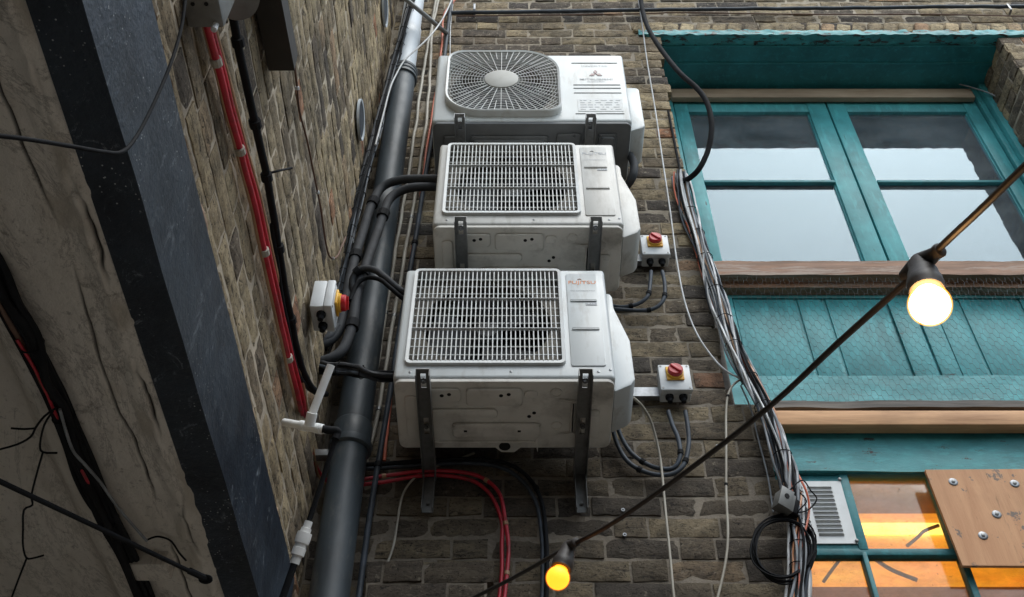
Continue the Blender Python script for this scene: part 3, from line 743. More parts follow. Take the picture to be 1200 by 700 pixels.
tag(mb.build('passage_wall', M['plaster']), 'plastered end wall of the covered passage behind the pipes', 'wall')
mb = MB(); mb.box((-12, -12, -.1), (12, 12, 0)); struct(mb.build('ground', mat('pale_paving', (.32, .305, .28), rough=.85)))
ob = MB(); ob.box((-6, -2.4, 0), (6, -2.2, CZ + 3.4));  # unseen wall added to keep sky light off the lower brickwork
tag(ob.build('sky_blocker_wall', mat('blocker_render', (.36, .34, .31), rough=.9)), 'unseen wall added behind the viewer to block sky light', 'wall')
ob = MB(); ob.box((3.7, -2.2, 0), (3.9, WY, CZ + 3.2)); tag(ob.build('side_blocker_wall', mat('blocker_render_side', (.36, .34, .31), rough=.9)), 'unseen wall added on the right to block sky light', 'wall')  # out of view, added to block light from the right

# ---------------------------------------------------------------- helpers for units
def text_mesh(name, body, width, loc, parent, m, height=None, bold=0.0, gap=1.0):
    cu = bpy.data.curves.new('lettering', 'FONT'); cu.body = body; cu.size = 1; cu.offset = bold; cu.extrude = 0.0; cu.space_character = gap; cu.align_x = 'CENTER'
    o = bpy.data.objects.new('lettering_source', cu); C.objects.link(o)
    bpy.context.view_layer.update()
    me = bpy.data.meshes.new_from_object(o); bpy.data.objects.remove(o); bpy.data.curves.remove(cu)
    xs = [v.co.x for v in me.vertices]; ys = [v.co.y for v in me.vertices]
    sx = width / (max(xs) - min(xs)); sy = (height / (max(ys) - min(ys))) if height else sx
    cx = (max(xs) + min(xs)) / 2; cy = (max(ys) + min(ys)) / 2
    for v in me.vertices: v.co = Vector(((v.co.x - cx) * sx, 0, (v.co.y - cy) * sy))
    me.name = name; me.materials.clear(); me.materials.append(m)
    r = bpy.data.objects.new(name, me); C.objects.link(r); r.parent = parent; r.location = loc; return r

def plate_hole(mb, outer, inner, y, lip=0.0):
    bm = bmesh.new()
    A = [bm.verts.new((p[0], y, p[1])) for p in outer]; B = [bm.verts.new((p[0], y, p[1])) for p in inner]
    es_ = [bm.edges.new((A[i], A[(i + 1) % len(A)])) for i in range(len(A))] + [bm.edges.new((B[i], B[(i + 1) % len(B)])) for i in range(len(B))]
    bmesh.ops.triangle_fill(bm, use_beauty=True, edges=es_)
    if lip:
        Bi = [bm.verts.new((v.co.x, y + lip, v.co.z)) for v in B]
        for i in range(len(B)): bm.faces.new((B[i], B[(i + 1) % len(B)], Bi[(i + 1) % len(B)], Bi[i]))
    bm.verts.index_update()
    mb.add([v.co.copy() for v in bm.verts], [[v.index for v in f.verts] for f in bm.faces]); bm.free()

def rrect(x0, x1, z0, z1, rs, n=8):
    """rounded rectangle; rs = radii bottom-left, bottom-right, top-right, top-left"""
    if not isinstance(rs, (tuple, list)): rs = (rs,) * 4
    out = []
    for (cx, cz, r, a0) in ((x0 + rs[0], z0 + rs[0], rs[0], 180), (x1 - rs[1], z0 + rs[1], rs[1], 270), (x1 - rs[2], z1 - rs[2], rs[2], 0), (x0 + rs[3], z1 - rs[3], rs[3], 90)):
        for i in range(n + 1):
            a = R(a0 + 90 * i / n); out.append((cx + r * math.cos(a), cz + r * math.sin(a)))
    return out

def casing(w, h, d, hole, lip=.03, bev=.013):
    """closed cabinet with rounded edges and an opening in its front"""
    bm = bmesh.new(); bmesh.ops.create_cube(bm, size=1)
    for v in bm.verts: v.co = Vector((v.co.x * w, (v.co.y + .5) * d, (v.co.z + .5) * h))
    bmesh.ops.bevel(bm, geom=bm.edges[:], offset=bev, segments=4, affect='EDGES', profile=0.5)
    front = max((f for f in bm.faces if f.normal.y < -.99), key=lambda f: f.calc_area())
    ol = [(v.co.x, v.co.z) for v in front.verts]
    bmesh.ops.delete(bm, geom=[front], context='FACES_ONLY')
    bm.verts.index_update(); mb = MB()
    mb.add([v.co.copy() for v in bm.verts], [[v.index for v in f.verts] for f in bm.faces]); bm.free()
    plate_hole(mb, ol, hole, 0.0, lip); return mb
def weld(o):
    bm = bmesh.new(); bm.from_mesh(o.data); bmesh.ops.remove_doubles(bm, verts=bm.verts[:], dist=1e-5)
    bmesh.ops.recalc_face_normals(bm, faces=bm.faces[:]); bm.to_mesh(o.data); bm.free()
    for e in o.data.edges: pass

def fan_part(root, cx, cz, r, nb=3):
    f = MB(); f.lathe([(.05, 0), (.05, .03), (.035, .045), (.0, .048)], 20, align((cx, .10, cz), (0, -1, 0)))
    for b in range(nb):
        a0 = 2 * math.pi * b / nb + .4; vs = []; fs = []
        for i in range(7):
            for k in range(5):
                a = a0 + (i / 6) * 1.5; rad = .045 + (r - .05) * k / 4
                vs.append((cx + rad * math.cos(a), .075 + .05 * i / 6, cz + rad * math.sin(a)))
        for i in range(6):
            for k in range(4): fs.append((i * 5 + k, (i + 1) * 5 + k, (i + 1) * 5 + k + 1, i * 5 + k + 1))
        f.add(vs, fs)
    return f.build('fan', M['fan'], root)

def underside(root, w, d, m, kind):
    """pressed base pan seen from below"""
    p = MB(); p.prism(rrect(-w / 2 + .004, w / 2 - .004, .006, d - .004, .022), 'z', -.010, .006, .003)
    if kind == 'F':
        p.prism([(-.055 + .02, d - .01), (.055, d - .01), (.03, d + .016), (-.01, d + .016)], 'z', -.0095, -.006, .001)
    pan = p.build('base_pan', m, root)
    e = MB()
    if kind == 'F':
        for (x0, x1, y0, y1, t) in ((-.235, -.13, .03, .085, .006), (-.115, .055, .03, .10, .006), (-.235, -.02, .115, .15, .006), (-.16, .11, .175, .235, .007),
                                    (.20, .215, .08, .22, .006), (.235, .29, .12, .24, .005), (-.30, -.262, .06, .24, .005), (.06, .10, .04, .07, .004), (-.235, .10, .255, .262, .004)):
            e.prism(rrect(x0, x1, y0, y1, .012, 4), 'z', -.010 - t * 1.5, -.0095, min(.007, t * .9))
        for (x, y) in ((.155, .05), (.255, .085), (.16, .19)):
            e.lathe([(.018, 0), (.018, .003), (.013, .004), (.013, .002), (.0, .002)], 20, align((x, y, -.010), (0, 0, -1)))
    else:
        for (x0, x1, y0, y1, t) in ((-.25, .07, .06, .19, .008), (-.24, .05, .075, .18, .014), (.10, .20, .05, .13, .006), (.27, .345, .05, .24, .008), (.28, .335, .06, .23, .014), (-.36, -.30, .06, .22, .008), (.21, .25, .08, .20, .005), (.09, .24, .15, .24, .007)):
            e.prism(rrect(x0, x1, y0, y1, .012, 4), 'z', -.010 - t * 1.5, -.0095, min(.007, t * .9))
        for (x, y) in ((.17, .055), (.245, .10)):
            e.lathe([(.010, 0), (.010, .004), (.006, .005), (.006, .002), (.0, .002)], 16, align((x, y, -.018), (0, 0, -1)))
    e.build('embossing', m, pan)
    hl = MB()
    def hole(x, y, r, t=.0175): hl.lathe([(r, 0), (r, .0012), (0, .0012)], 18, align((x, y, -.010 - t), (0, 0, -1)))
    if kind == 'F':
        for (x, y) in ((-.187, .055), (-.165, .05), (-.01, .055), (.013, .05)): hole(x, y, .0062, .0083)
        for (x, y) in ((.075, .15), (.09, .135)): hole(x, y, .006, .0003)
        hl.lathe([(.0, 0), (.018, 0), (.018, .0015), (.0, .0015)], 24, align((.0, d - .012, -.0103), (0, 0, -1)))
        hl.box((-.125, .20, -.0212), (-.115, .208, -.0200)); hl.box((.04, .20, -.0212), (.05, .208, -.0200))
    else:
        hl.lathe([(.0, 0), (.018, 0), (.018, .0015), (.0, .0015)], 24, align((.005, .12, -.0303), (0, 0, -1)))
    hl.build('drain_hole', M['void'], pan)
    return pan

def fuji(label, logo_m, sub_m, white, dirt_pan):
    w, h, d = .663, .535, .293
    root = thing('air_conditioner', label, 'air conditioner', group='outdoor cooling units stacked up the wall')
    gx0, gx1 = -w / 2 + .034, -w / 2 + .775 * w; gz0, gz1 = .058, h - .016
    o = casing(w, h, d, rrect(gx0 + .004, gx1 - .004, gz0 + .004, gz1 - .004, .02), .035).build('casing', white, root, 40); weld(o)
    cx, cz = (gx0 + gx1) / 2, (gz0 + gz1) / 2
    sh = MB(); plate_hole(sh, [(gx0 - .01, gz0 - .01), (gx1 + .01, gz0 - .01), (gx1 + .01, gz1 + .01), (gx0 - .01, gz1 + .01)],
                          [(cx + .205 * math.cos(2 * math.pi * k / 40), cz + .205 * math.sin(2 * math.pi * k / 40)) for k in range(40)], .034, .05)
    sh.build('fan_shroud', M['fin'], root)
    b_ = MB(); b_.box((gx0 - .02, .20, gz0 - .02), (gx1 + .02, .21, gz1 + .02)); b_.build('coil', M['void'], root)
    fan_part(root, cx, cz, .195)
    g = MB()
    outl = rrect(gx0 - .004, gx1 + .004, gz0 - .004, gz1 + .004, .018); inn = rrect(gx0 + .008, gx1 - .008, gz0 + .008, gz1 - .006, .010)
    # frame ring, 12 mm proud
    n = len(outl)
    vs = [(p[0], .0, p[1]) for p in outl] + [(p[0] * 1 + (0.002 if p[0] < cx else -.002), -.012, p[1]) for p in outl] + [(p[0], -.011, p[1]) for p in inn] + [(p[0], .006, p[1]) for p in inn]
    fs = []
    for i in range(n):
        j = (i + 1) % n
        for s_ in range(3): fs.append((s_ * n + i, s_ * n + j, (s_ + 1) * n + j, (s_ + 1) * n + i))
    g.add(vs, fs)
    gr = g.build('grille', M['white_pl'], root, 40)
    x0, x1, z0, z1 = gx0 + .008, gx1 - .008, gz0 + .008, gz1 - .006
    bars = MB(); nb = 33; sec = (z1 - z0) / 3
    for i in range(1, nb):
        x = x0 + (x1 - x0) * i / nb
        for s_ in range(3):
            a, b = z0 + s_ * sec, z0 + (s_ + 1) * sec
            bars.prism([(-.0135, a + .0005), (.003, a + .0005), (.003, b - .0005), (-.008, b - .0005)], 'x', x - .0016, x + .0016)
    bars.build('grille_bar', M['white_pl'], gr, 0)
    hz = MB()
    for s_ in range(3):
        a = z0 + s_ * sec
        for k in range(1, 4):
            z = a + sec * k / 4; hz.box((x0, -.001, z - .0013), (x1, .0029, z + .0013))
        if s_: hz.prism([(-.0142, a - .0005), (-.002, a - .0005), (-.002, a - .0022), (-.0142, a - .0022)], 'x', x0, x1)
    hz.build('grille_rail', M['white_pl'], gr, 0)
    # raised panel with two finger grooves
    px0, px1, pz0, pz1 = -w / 2 + .803 * w, -w / 2 + .962 * w, .050, h - .030
    p = MB(); p.prism(rrect(px0, px1, pz0, pz1, .008, 5), 'y', -.0035, .002, .0015); pnl = p.build('front_panel', white, root)
    gv = MB()
    for fz in (.31, .62):
        z = pz1 - (pz1 - pz0) * fz
        gv.prism(rrect(px0 + .010, px1 - .010, z - .003, z + .003, .0028, 4), 'y', -.0045, -.003)
    gv.build('groove', M['groove'], pnl)
    for fz in (.31, .62):
        gh = MB(); z = pz1 - (pz1 - pz0) * fz
        gh.prism(rrect(px0 + .010, px1 - .010, z - .008, z - .0035, .002, 4), 'y', -.0075, -.003, .0008)
        gh.build('groove_lip', white, pnl)
    pcx = (px0 + px1) / 2
    text_mesh('maker_lettering', 'FUJITSU', .090, (pcx, -.0043, pz1 - .050), pnl, logo_m, .022, .012)
    lo_ = MB(); a_ = [Vector((pcx - .008 + .006 * math.cos(t_ * .3), -.0045, pz1 - .0335 + .004 * math.sin(t_ * .3))) for t_ in range(0, 11)]
    lo_.tube(a_, .0009, 5); lo_.build('maker_emblem', logo_m, pnl)
    text_mesh('small_lettering', 'HIGH PERFORMANCE PLUS', .080, (pcx, -.0043, pz1 - .092), pnl, sub_m, .0048, .01)
    tg = MB(); tg.box((pcx + .006, -.0048, pz1 - .31 * (pz1 - pz0) - .026), (pcx + .042, -.0036, pz1 - .31 * (pz1 - pz0) - .014)); tgo = tg.build('refrigerant_label', M['ink_pale'], pnl)
    text_mesh('small_lettering', 'R32', .022, (pcx + .024, -.0056, pz1 - .31 * (pz1 - pz0) - .020), pnl, M['label'], .007, .02)
    # valve cover on the right flank
    vc = MB(); X = w / 2
    vc.prism([(X - .002, .475), (X + .018, .475), (X + .026, .455), (X + .026, .40), (X + .066, .235), (X + .066, .055), (X + .052, .030), (X - .002, -.002)], 'y', .055, .235, .007)
    vc.build('valve_cover', white, root)
    sc_ = MB()
    for (x, z) in ((w / 2 - .014, .035), (-w / 2 + .05, .024), (.02, .027), (w / 2 - .05, .027)): sc_.lathe([(.0045, 0), (.0045, .0015), (.002, .0025)], 10, align((x, 0, z), (0, -1, 0)))
    sc_.build('screw', M['galv'], root)
    underside(root, w, d, dirt_pan, 'F')
    # louvre slots on the flank next to the valve cover
    sl_ = MB()
    for k in range(6): sl_.box((-w / 2 - .0015, .06, .12 + k * .05), (-w / 2 + .001, .20, .128 + k * .05), 0)
    sl_.build('side_slot', M['groove'], root)
    return root

def z_of(px, py, y): return PY(px, py, y).z
a3 = fuji('lowest white cooling unit on the brick wall, with clear copper-red lettering and the widest grille', M['logo'], M['ink'], M['white'], M['pan'])
y3 = 2.315; p = PY(591, 443, y3); a3.location = (p.x, y3, p.z); a3.rotation_euler = (R(-4.0), 0, 0)
a2 = fuji('middle white cooling unit of the three, square grille and bleached lettering', M['ink_pale'], M['ink_pale'], M['white_old'], M['pan'])
y2 = 2.30; p = PY(619, 263, y2); a2.location = (p.x, y2, p.z); a2.rotation_euler = (R(-3.5), 0, 0)
pz_a3, pz_a2 = a3.location.z, a2.location.z

def mitsu():
    w, h, d = .81, .535, .30
    root = thing('air_conditioner', 'topmost cooling unit, with a round wire fan guard and dark grey underside', 'air conditioner', group='outdoor cooling units stacked up the wall')
    X0 = -w / 2
    gx0, gx1, gz0, gz1 = X0 + .045, X0 + .615 * w + .03, .030, h - .018
    ol = rrect(gx0, gx1, gz0, gz1, (.15, .06, .17, .07), 10); hole = rrect(gx0 + .012, gx1 - .012, gz0 + .012, gz1 - .012, (.14, .05, .16, .06), 10)
    o = casing(w, h, d, hole, .03, .014).build('casing', M['white'], root, 40); weld(o)
    cx, cz = X0 + .345 * w, (gz0 + gz1) / 2 + .005
    g = MB(); n = len(ol)
    vs = [(p[0], .0, p[1]) for p in ol] + [(p[0], -.030, p[1]) for p in ol] + [(p[0] * .985 + cx * .015, -.034, p[1] * .985 + cz * .015) for p in ol] + [(p[0], -.030, p[1]) for p in hole] + [(p[0], .004, p[1]) for p in hole]
    fs = []
    for i in range(n):
        j = (i + 1) % n
        for s_ in range(4): fs.append((s_ * n + i, s_ * n + j, (s_ + 1) * n + j, (s_ + 1) * n + i))
    g.add(vs, fs); gd = g.build('fan_guard', M['white_pl'], root, 40)
    def inside(x, z):
        c = False; j = n - 1
        for i in range(n):
            xi, zi = hole[i]; xj, zj = hole[j]
            if (zi > z) != (zj > z) and x < (xj - xi) * (z - zi) / (zj - zi + 1e-12) + xi: c = not c
            j = i
        return c
    wr = MB(); 
    for k in range(19):
        r = .075 + k * .0128; run = []
        for i in range(97):
            a = 2 * math.pi * i / 96; x, z = cx + r * math.cos(a), cz + r * math.sin(a)
            if inside(x, z): run.append((x, -.026, z))
            else:
                if len(run) > 1: wr.tube(run, .0011, 4, cap=False)
                run = []
        if len(run) > 1: wr.tube(run, .0011, 4, cap=False)
    for k in range(56):
        a = 2 * math.pi * k / 56; r0 = .07 if k % 2 == 0 else .17; r = r0
        while inside(cx + r * math.cos(a), cz + r * math.sin(a)) and r < .4: r += .004
        if r > r0 + .01: wr.tube([(cx + r0 * math.cos(a), -.0275, cz + r0 * math.sin(a)), (cx + r * math.cos(a), -.0275, cz + r * math.sin(a))], .0017, 4, cap=False)
    wr.build('guard_wire', M['white_pl'], gd, 60)
    dk = MB(); dk.lathe([(.071, 0), (.071, .005), (.066, .008), (.0, .009)], 40, align((cx, -.026, cz), (0, -1, 0))); dk.build('guard_disc', mat('dusty_hub_disc', (.44, .435, .41), (.38, .37, .34), 9, rough=.65), gd)
    sh = MB(); plate_hole(sh, [(gx0 - .01, gz0 - .005), (gx1 + .01, gz0 - .005), (gx1 + .01, gz1 + .005), (gx0 - .01, gz1 + .005)],
                          [(cx + .215 * math.cos(2 * math.pi * k / 40), cz + .215 * math.sin(2 * math.pi * k / 40)) for k in range(40)], .033, .06)
    sh.build('fan_shroud', M['fin'], root)
    b_ = MB(); b_.box((gx0 - .02, .22, gz0 - .01), (gx1 + .02, .23, gz1 + .01)); b_.build('coil', M['void'], root)
    fan_part(root, cx, cz, .205)
    px0, px1 = X0 + .72 * w, X0 + .965 * w; pcx = (px0 + px1) / 2
    gv = MB()
    for fz in (.86, .52, .47, .40, .10): gv.box((px0 if fz < .8 else px0, -.0018, h * fz - .0018), (px1, .001, h * fz + .0018), .0)
    gv.build('groove', M['groove'], root)
    pl_ = MB(); pl_.prism(rrect(px0 + .012, px1, h * .135, h * .31, .003, 3), 'y', -.0016, .001); pl_.build('data_label', M['label'], root)
    tx = MB(); r2 = random.Random(5)
    for k in range(5):
        x = px0 + .022
        while x < px1 - .02:
            l = r2.uniform(.006, .03); tx.box((x, -.0022, h * .155 + k * .017), (min(x + l, px1 - .01), -.0017, h * .155 + k * .017 + .004)); x += l + r2.uniform(.004, .02)
    tx.build('label_print', M['ink_pale'], root)
    text_mesh('series_lettering', 'INVERTER', .115, (pcx, -.0012, h * .81), root, M['ink_pale'], .012, .0)
    em = MB(); s_ = .018; ec = (pcx, h * .69)
    def dia(ax, az, bx, bz):
        u_ = Vector((ax, az)); v_ = Vector((bx, bz)); o_ = Vector(ec)
        em.prism([tuple(o_), tuple(o_ + u_), tuple(o_ + u_ + v_), tuple(o_ + v_)], 'y', -.0022, .0005)
    dia(s_ * .5, s_ * .866, -s_ * .5, s_ * .866); dia(-s_, 0, -s_ * .5, -s_ * .866); dia(s_, 0, s_ * .5, -s_ * .866)
    em.build('maker_emblem', mat('faded_emblem_red', (.42, .30, .29), rough=.5), root)
    text_mesh('maker_lettering', 'MITSUBISHI', .140, (pcx, -.0012, h * .605), root, M['ink_pale'], .013, .015)
    text_mesh('maker_lettering', 'ELECTRIC', .075, (pcx, -.0012, h * .57), root, M['ink_pale'], .008, .01)
    vc = MB(); X = w / 2
    vc.prism([(X - .002, .36), (X + .050, .36), (X + .062, .345), (X + .062, .06), (X + .050, .045), (X - .002, .02)], 'y', .06, .245, .008)
    vc.build('valve_cover', M['white'], root)
    underside(root, w, d, M['pan_grey'], 'M')
    return root
a1 = mitsu(); y1_ = 2.385; p = PY(623.5, 142, y1_); a1.location = (p.x, y1_, p.z); a1.rotation_euler = (R(-.5), 0, 0)

# ---------------------------------------------------------------- wall brackets
def bracket(label, arm_len, drop, m, group='wall brackets carrying the cooling units'):
    """local: origin at the wall under the arm; arm runs to -y; web underneath, flanges up"""
    r = thing('wall_bracket', label, 'bracket', group=group)
    W2 = .019; a = MB()
    # web with two long slots
    y_s = [(-arm_len, -arm_len + .018), (-arm_len + .075, -arm_len + .20), (-arm_len + .27, -.06)]
    for (p0, p1) in y_s: a.box((-W2, p0, -.0015), (W2, p1, .0015))
    for (p0, p1) in ((-arm_len + .018, -arm_len + .075), (-arm_len + .20, -arm_len + .27)):
        a.box((-W2, p0, -.0014), (-.008, p1, .0014)); a.box((.008, p0, -.0014), (W2, p1, .0014))
    a.box((-W2, -.06, -.0014), (W2, -.003, .0014))
    a.box((-W2 - .002, -arm_len, -.030), (-W2, -.001, .0015)); a.box((W2, -arm_len, -.030), (W2 + .002, -.001, .0015))
    arm = a.build('arm', m, r, 0)
    b = MB(); bp = align((0, -arm_len + .046, -.001), (0, 0, -1))
    b.lathe([(.011, -.002), (.011, .002), (.0065, .002), (.0065, .009), (.004, .011)], 6, bp)
    b.build('bolt', M['galv'], arm)
    b = MB(); b.lathe([(.010, -.002), (.010, .003), (.006, .003), (.006, .010), (.004, .012)], 6, align((0, -arm_len + .235, -.001), (0, 0, -1))); b.build('bolt', M['galv_dark'], arm)
    l = MB(); l.box((-W2 + .003, -.004, -drop), (W2 - .003, -.001, .05)); l.box((-W2 + .001, -.030, -drop), (-W2 + .003, 0, .05)); l.box((W2 - .003, -.030, -drop), (W2 - .001, 0, .05))
    leg = l.build('wall_plate', m, r, 0)
    b = MB(); b.lathe([(.006, 0), (.006, .006), (.004, .008)], 6, align((0, -.005, -drop + .03), (0, -1, 0))); b.build('bolt', M['galv_dark'], leg)
    return r
def mk_bracket(label, px, unit, ytip, drop, m):
    """the arm carries the unit: its web lies against the base pan and leans with it"""
    th = -unit.rotation_euler.x; x = xy(px, 440 if unit is a3 else 262 if unit is a2 else 140, ytip + .03)
    n = Vector((0, -math.sin(-th), math.cos(th))); base = Vector(unit.location) - n * .0235
    def zat(y): return base.z - (y - base.y) * math.tan(th)
    yw = WY - .012; L = (yw - ytip) / math.cos(th)
    r = bracket(label, L, drop, m); r.location = (x, yw, zat(yw))
    for c in r.children:
        if c.name.startswith('arm'): c.rotation_euler = (-th, 0, 0)
    return r
mk_bracket('left long steel bracket under the lowest unit, near the soil pipe', 496, a3, 2.255, .15, M['galv_dark'])
mk_bracket('right long steel bracket under the lowest unit, by the red lettering side', 686, a3, 2.255, .15, M['galv_dark'])
mk_bracket('left dark bracket under the middle unit', 540, a2, 2.25, .15, M['galv_dark'])
mk_bracket('right dark bracket under the middle unit', 698, a2, 2.25, .15, M['galv_dark'])
mk_bracket('left grey bracket under the topmost unit', 539, a1, 2.335, .12, M['galv'])
mk_bracket('right grey bracket under the topmost unit', 692, a1, 2.335, .12, M['galv'])

# ---------------------------------------------------------------- switches
def isolator(label):
    r = thing('isolator_switch', label, 'switch', group='rotary isolator switches')
    b = MB(); b.box((-.052, -.040, 0), (.052, 0, .115), .004); b.box((-.054, -.066, -.001), (.054, -.0402, .116), .005); b.build('box', M['isobox'], r)
    p = MB(); p.box((-.030, -.074, .040), (.030, -.0662, .100), .003); pl_ = p.build('plate', M['isoyel'], r)
    rg = MB(); rg.lathe([(.029, 0), (.029, .006), (.026, .008), (.0, .008)], 28, align((0, -.074, .070), (0, -1, 0))); rg.build('ring', M['isoyel'], pl_)
    k = MB(); Mx = align((0, -.082, .070), (0, -1, 0))
    k.lathe([(.026, 0), (.025, .012), (.022, .015), (.0, .015)], 28, Mx); 
    k.box((-.005, -.021, .013), (.005, .021, .021), .002, Mx); k.build('knob', M['isored'], r)
    for x in (-.022, .024):
        g = MB(); g.lathe([(.014, 0), (.014, .010), (.010, .014), (.0085, .026)], 12, align((x, -.032, 0), (0, 0, -1))); g.build('gland', M['black'], r)
    for (x, z) in ((-.045, .008), (.045, .008), (-.045, .107), (.045, .107)):
        s_ = MB(); s_.lathe([(.004, 0), (.004, .0015)], 8, align((x, -.066, z), (0, -1, 0))); s_.build('screw', M['galv_dark'], r)
    return r
i1 = isolator('switch box with red knob beside the lowest unit, right of its valve cover')
i1.location = PY(791, 472, WY - .012)
i2 = dup(i1, PY(767.5, 313, WY - .012), None, 'switch box with red knob beside the middle unit')
i3 = dup(i1, (LX + .012, 2.44, 0), (0, 0, R(90)), 'white switch box on the side wall, seen edge-on left of the soil pipe')
pp = PX(365, 374, LX + .012); i3.location = (LX + .012, pp.y, pp.z)

# short steel channels that carry the boxes
def rail(px0, px1, py, lbl):
    a = PY(px0, py, WY - .03); b = PY(px1, py, WY - .03)
    r = MB(); r.box((a.x, WY - .034, a.z - .020), (b.x, WY - .030, a.z + .020)); r.box((a.x, WY - .030, a.z + .018), (b.x, WY - .01, a.z + .020)); r.box((a.x, WY - .030, a.z - .020), (b.x, WY - .01, a.z - .018))
    for k in range(2): r.lathe([(.005, 0), (.005, .002)], 10, align((a.x + .03 + k * .04, WY - .034, a.z), (0, -1, 0)))
    tag(r.build('channel_rail', M['galv'], None, 0), lbl, 'rail', 'steel rails behind the switch boxes')
rail(715, 772, 460, 'short grey steel channel between the lowest unit and its switch box')
rail(700, 752, 303, 'short grey steel channel between the middle unit and its switch box')

# ---------------------------------------------------------------- pipes and cables
def cable(name, label, cat, pts, r, m, clips=(), n=8, sm=8, wob=0.0, group=None, clip_m=None, clip_r=None, loops=True):
    """a single run as one thing; clips are child bands at the given fractions"""
    mb_ = MB(); P = smooth([Vector(p) for p in pts], sm); mb_.tube(P, r, n, wob=wob)
    o = mb_.build(name, m, None, 60); tag(o, label, cat, group)
    for f in clips:
        i = max(1, min(len(P) - 2, int(f * (len(P) - 1)))); t = (P[i + 1] - P[i - 1]).normalized()
        c = MB(); cr = clip_r or r * 1.35
        c.lathe([(r * .9, -cr * .8), (cr, -cr * .7), (cr, cr * .7), (r * .9, cr * .8)], 10, align(P[i], t)); c.build('clip', clip_m or M['black'], o)
    return o

def bundle(name, label, cat, pts, strands, spread, ties=(), tie_m=None, sm=8, twist=3.0, group=None, seed=1, frays=0.0, tie_part='cable_tie', ns=6):
    """strands: list of (radius, material)"""
    root = thing(name, label, cat, pts[0], group=group); P = smooth([Vector(p) for p in pts], sm)
    r_ = random.Random(seed); n = len(P); org_ = Vector(pts[0])
    fr_ = []; U = None
    for i in range(n):
        t = (P[min(i + 1, n - 1)] - P[max(i - 1, 0)]).normalized()
        U = t.orthogonal().normalized() if U is None else (U - t * U.dot(t)).normalized()
        fr_.append((U.copy(), t.cross(U)))
    for k, (rad, m) in enumerate(strands):
        a0 = 2 * math.pi * k / len(strands) * 2.4; rho = spread * math.sqrt((k + .5) / len(strands)); sd = r_.uniform(0, 50)
        Q = []
        for i in range(n):
            f = i / (n - 1); a = a0 + twist * f + 1.6 * noise.noise(Vector((f * 5, sd, 0))); rr_ = rho * (1 + .5 * noise.noise(Vector((f * 7, sd, 4))) + frays * noise.noise(Vector((f * 11, sd, 9))))
            u, v = fr_[i]; Q.append(P[i] + (u * math.cos(a) + v * math.sin(a)) * rr_ - org_)
        mb_ = MB(); mb_.tube(Q, rad, ns); mb_.build('cable', m, root, 60)
    for f in ties:
        i = max(1, min(n - 2, int(f * (n - 1)))); t = (P[i + 1] - P[i - 1]).normalized(); R_ = spread * .85 + strands[0][0] * .6
        c = MB(); MX = align(P[i] - org_, t); c.tube([MX @ Vector((R_ * math.cos(q_ * .35), R_ * math.sin(q_ * .35), 0)) for q_ in range(19)], .0016, 5)
        u = fr_[i][0]; c.box((-.002, R_, -.002), (.003, R_ + .005, .002), .001, align(P[i] - org_, t, u)); c.build(tie_part, tie_m or M['black'], root)
    return root
def yy(pts, y): return [PY(a, b, y) for a, b in pts]
def yv(pts): return [PY(a, b, c) for a, b, c in pts]
def xx(pts, x): return [PX(a, b, x) for a, b in pts]

# soil pipe
YP = 2.60
pr = thing('soil_pipe', 'thick drain pipe in the corner, black below and pale grey above its ribbed collar', 'pipe', PY(367, 700, YP))
O = Vector(pr.location); top = PY(489, -30, YP); mid = PY(473, 88, YP); bot = PY(350, 800, YP)
XPC = mid.x
def vt(z0, z1, r, name, m, prof=None, parent=pr):
    b = MB(); b.lathe(prof or [(r, 0), (r, z1 - z0)], 40, Matrix.Translation(Vector((XPC, YP, z0)) - O)); return b.build(name, m, parent)
zc = mid.z
vt(bot.z - .2, zc, .056, 'lower_pipe', M['pipe'])
vt(zc, zc + 3, .051, 'upper_pipe', M['pipe_pale'], [(.0505, 0), (.0505, .30), (.056, .31), (.056, .42), (.0505, .43), (.0505, 3)])
vt(zc - .05, 0, .06, 'collar', M['pipe'], [(.056, 0), (.065, .004), (.065, .018), (.061, .022), (.061, .030), (.065, .034), (.065, .046), (.061, .050), (.061, .058), (.064, .062), (.064, .078), (.052, .084)])
zj = PY(385, 530, YP).z
vt(zj, 0, .06, 'joint', M['pipe'], [(.056, 0), (.067, .006), (.069, .020), (.067, .030), (.062, .034), (.062, .10), (.056, .11)])
st_ = MB(); st_.box((LX - .02 - O.x, YP - .01 - O.y, zj - .02 - O.z), (XPC - .05 - O.x, YP + .02 - O.y, zj + .005 - O.z), .002); st_.build('strap', M['galv_dark'], pr)

# black cable bundle behind-left of the soil pipe
bundle('cable_bundle', 'tied bundle of thin black cables running up the corner beside the soil pipe', 'cables',
       yv([(488, -20, 2.55), (474, 35, 2.55), (461, 80, 2.55), (448, 128, 2.54), (436, 175, 2.54), (424, 222, 2.53), (411, 275, 2.52), (401, 325, 2.51), (393, 365, 2.50), (380, 410, 2.50)]),
       [(.0055, M['black']), (.0045, M['black']), (.005, M['foam']), (.0045, M['slate_cable']), (.0045, M['black']), (.0035, M['pale_cable']), (.005, M['black']), (.004, M['slate_cable']), (.005, M['black']), (.005, M['foam']), (.0045, M['black']), (.004, M['grey_cable'])], .020, [i / 26 for i in range(2, 26)], seed=3)
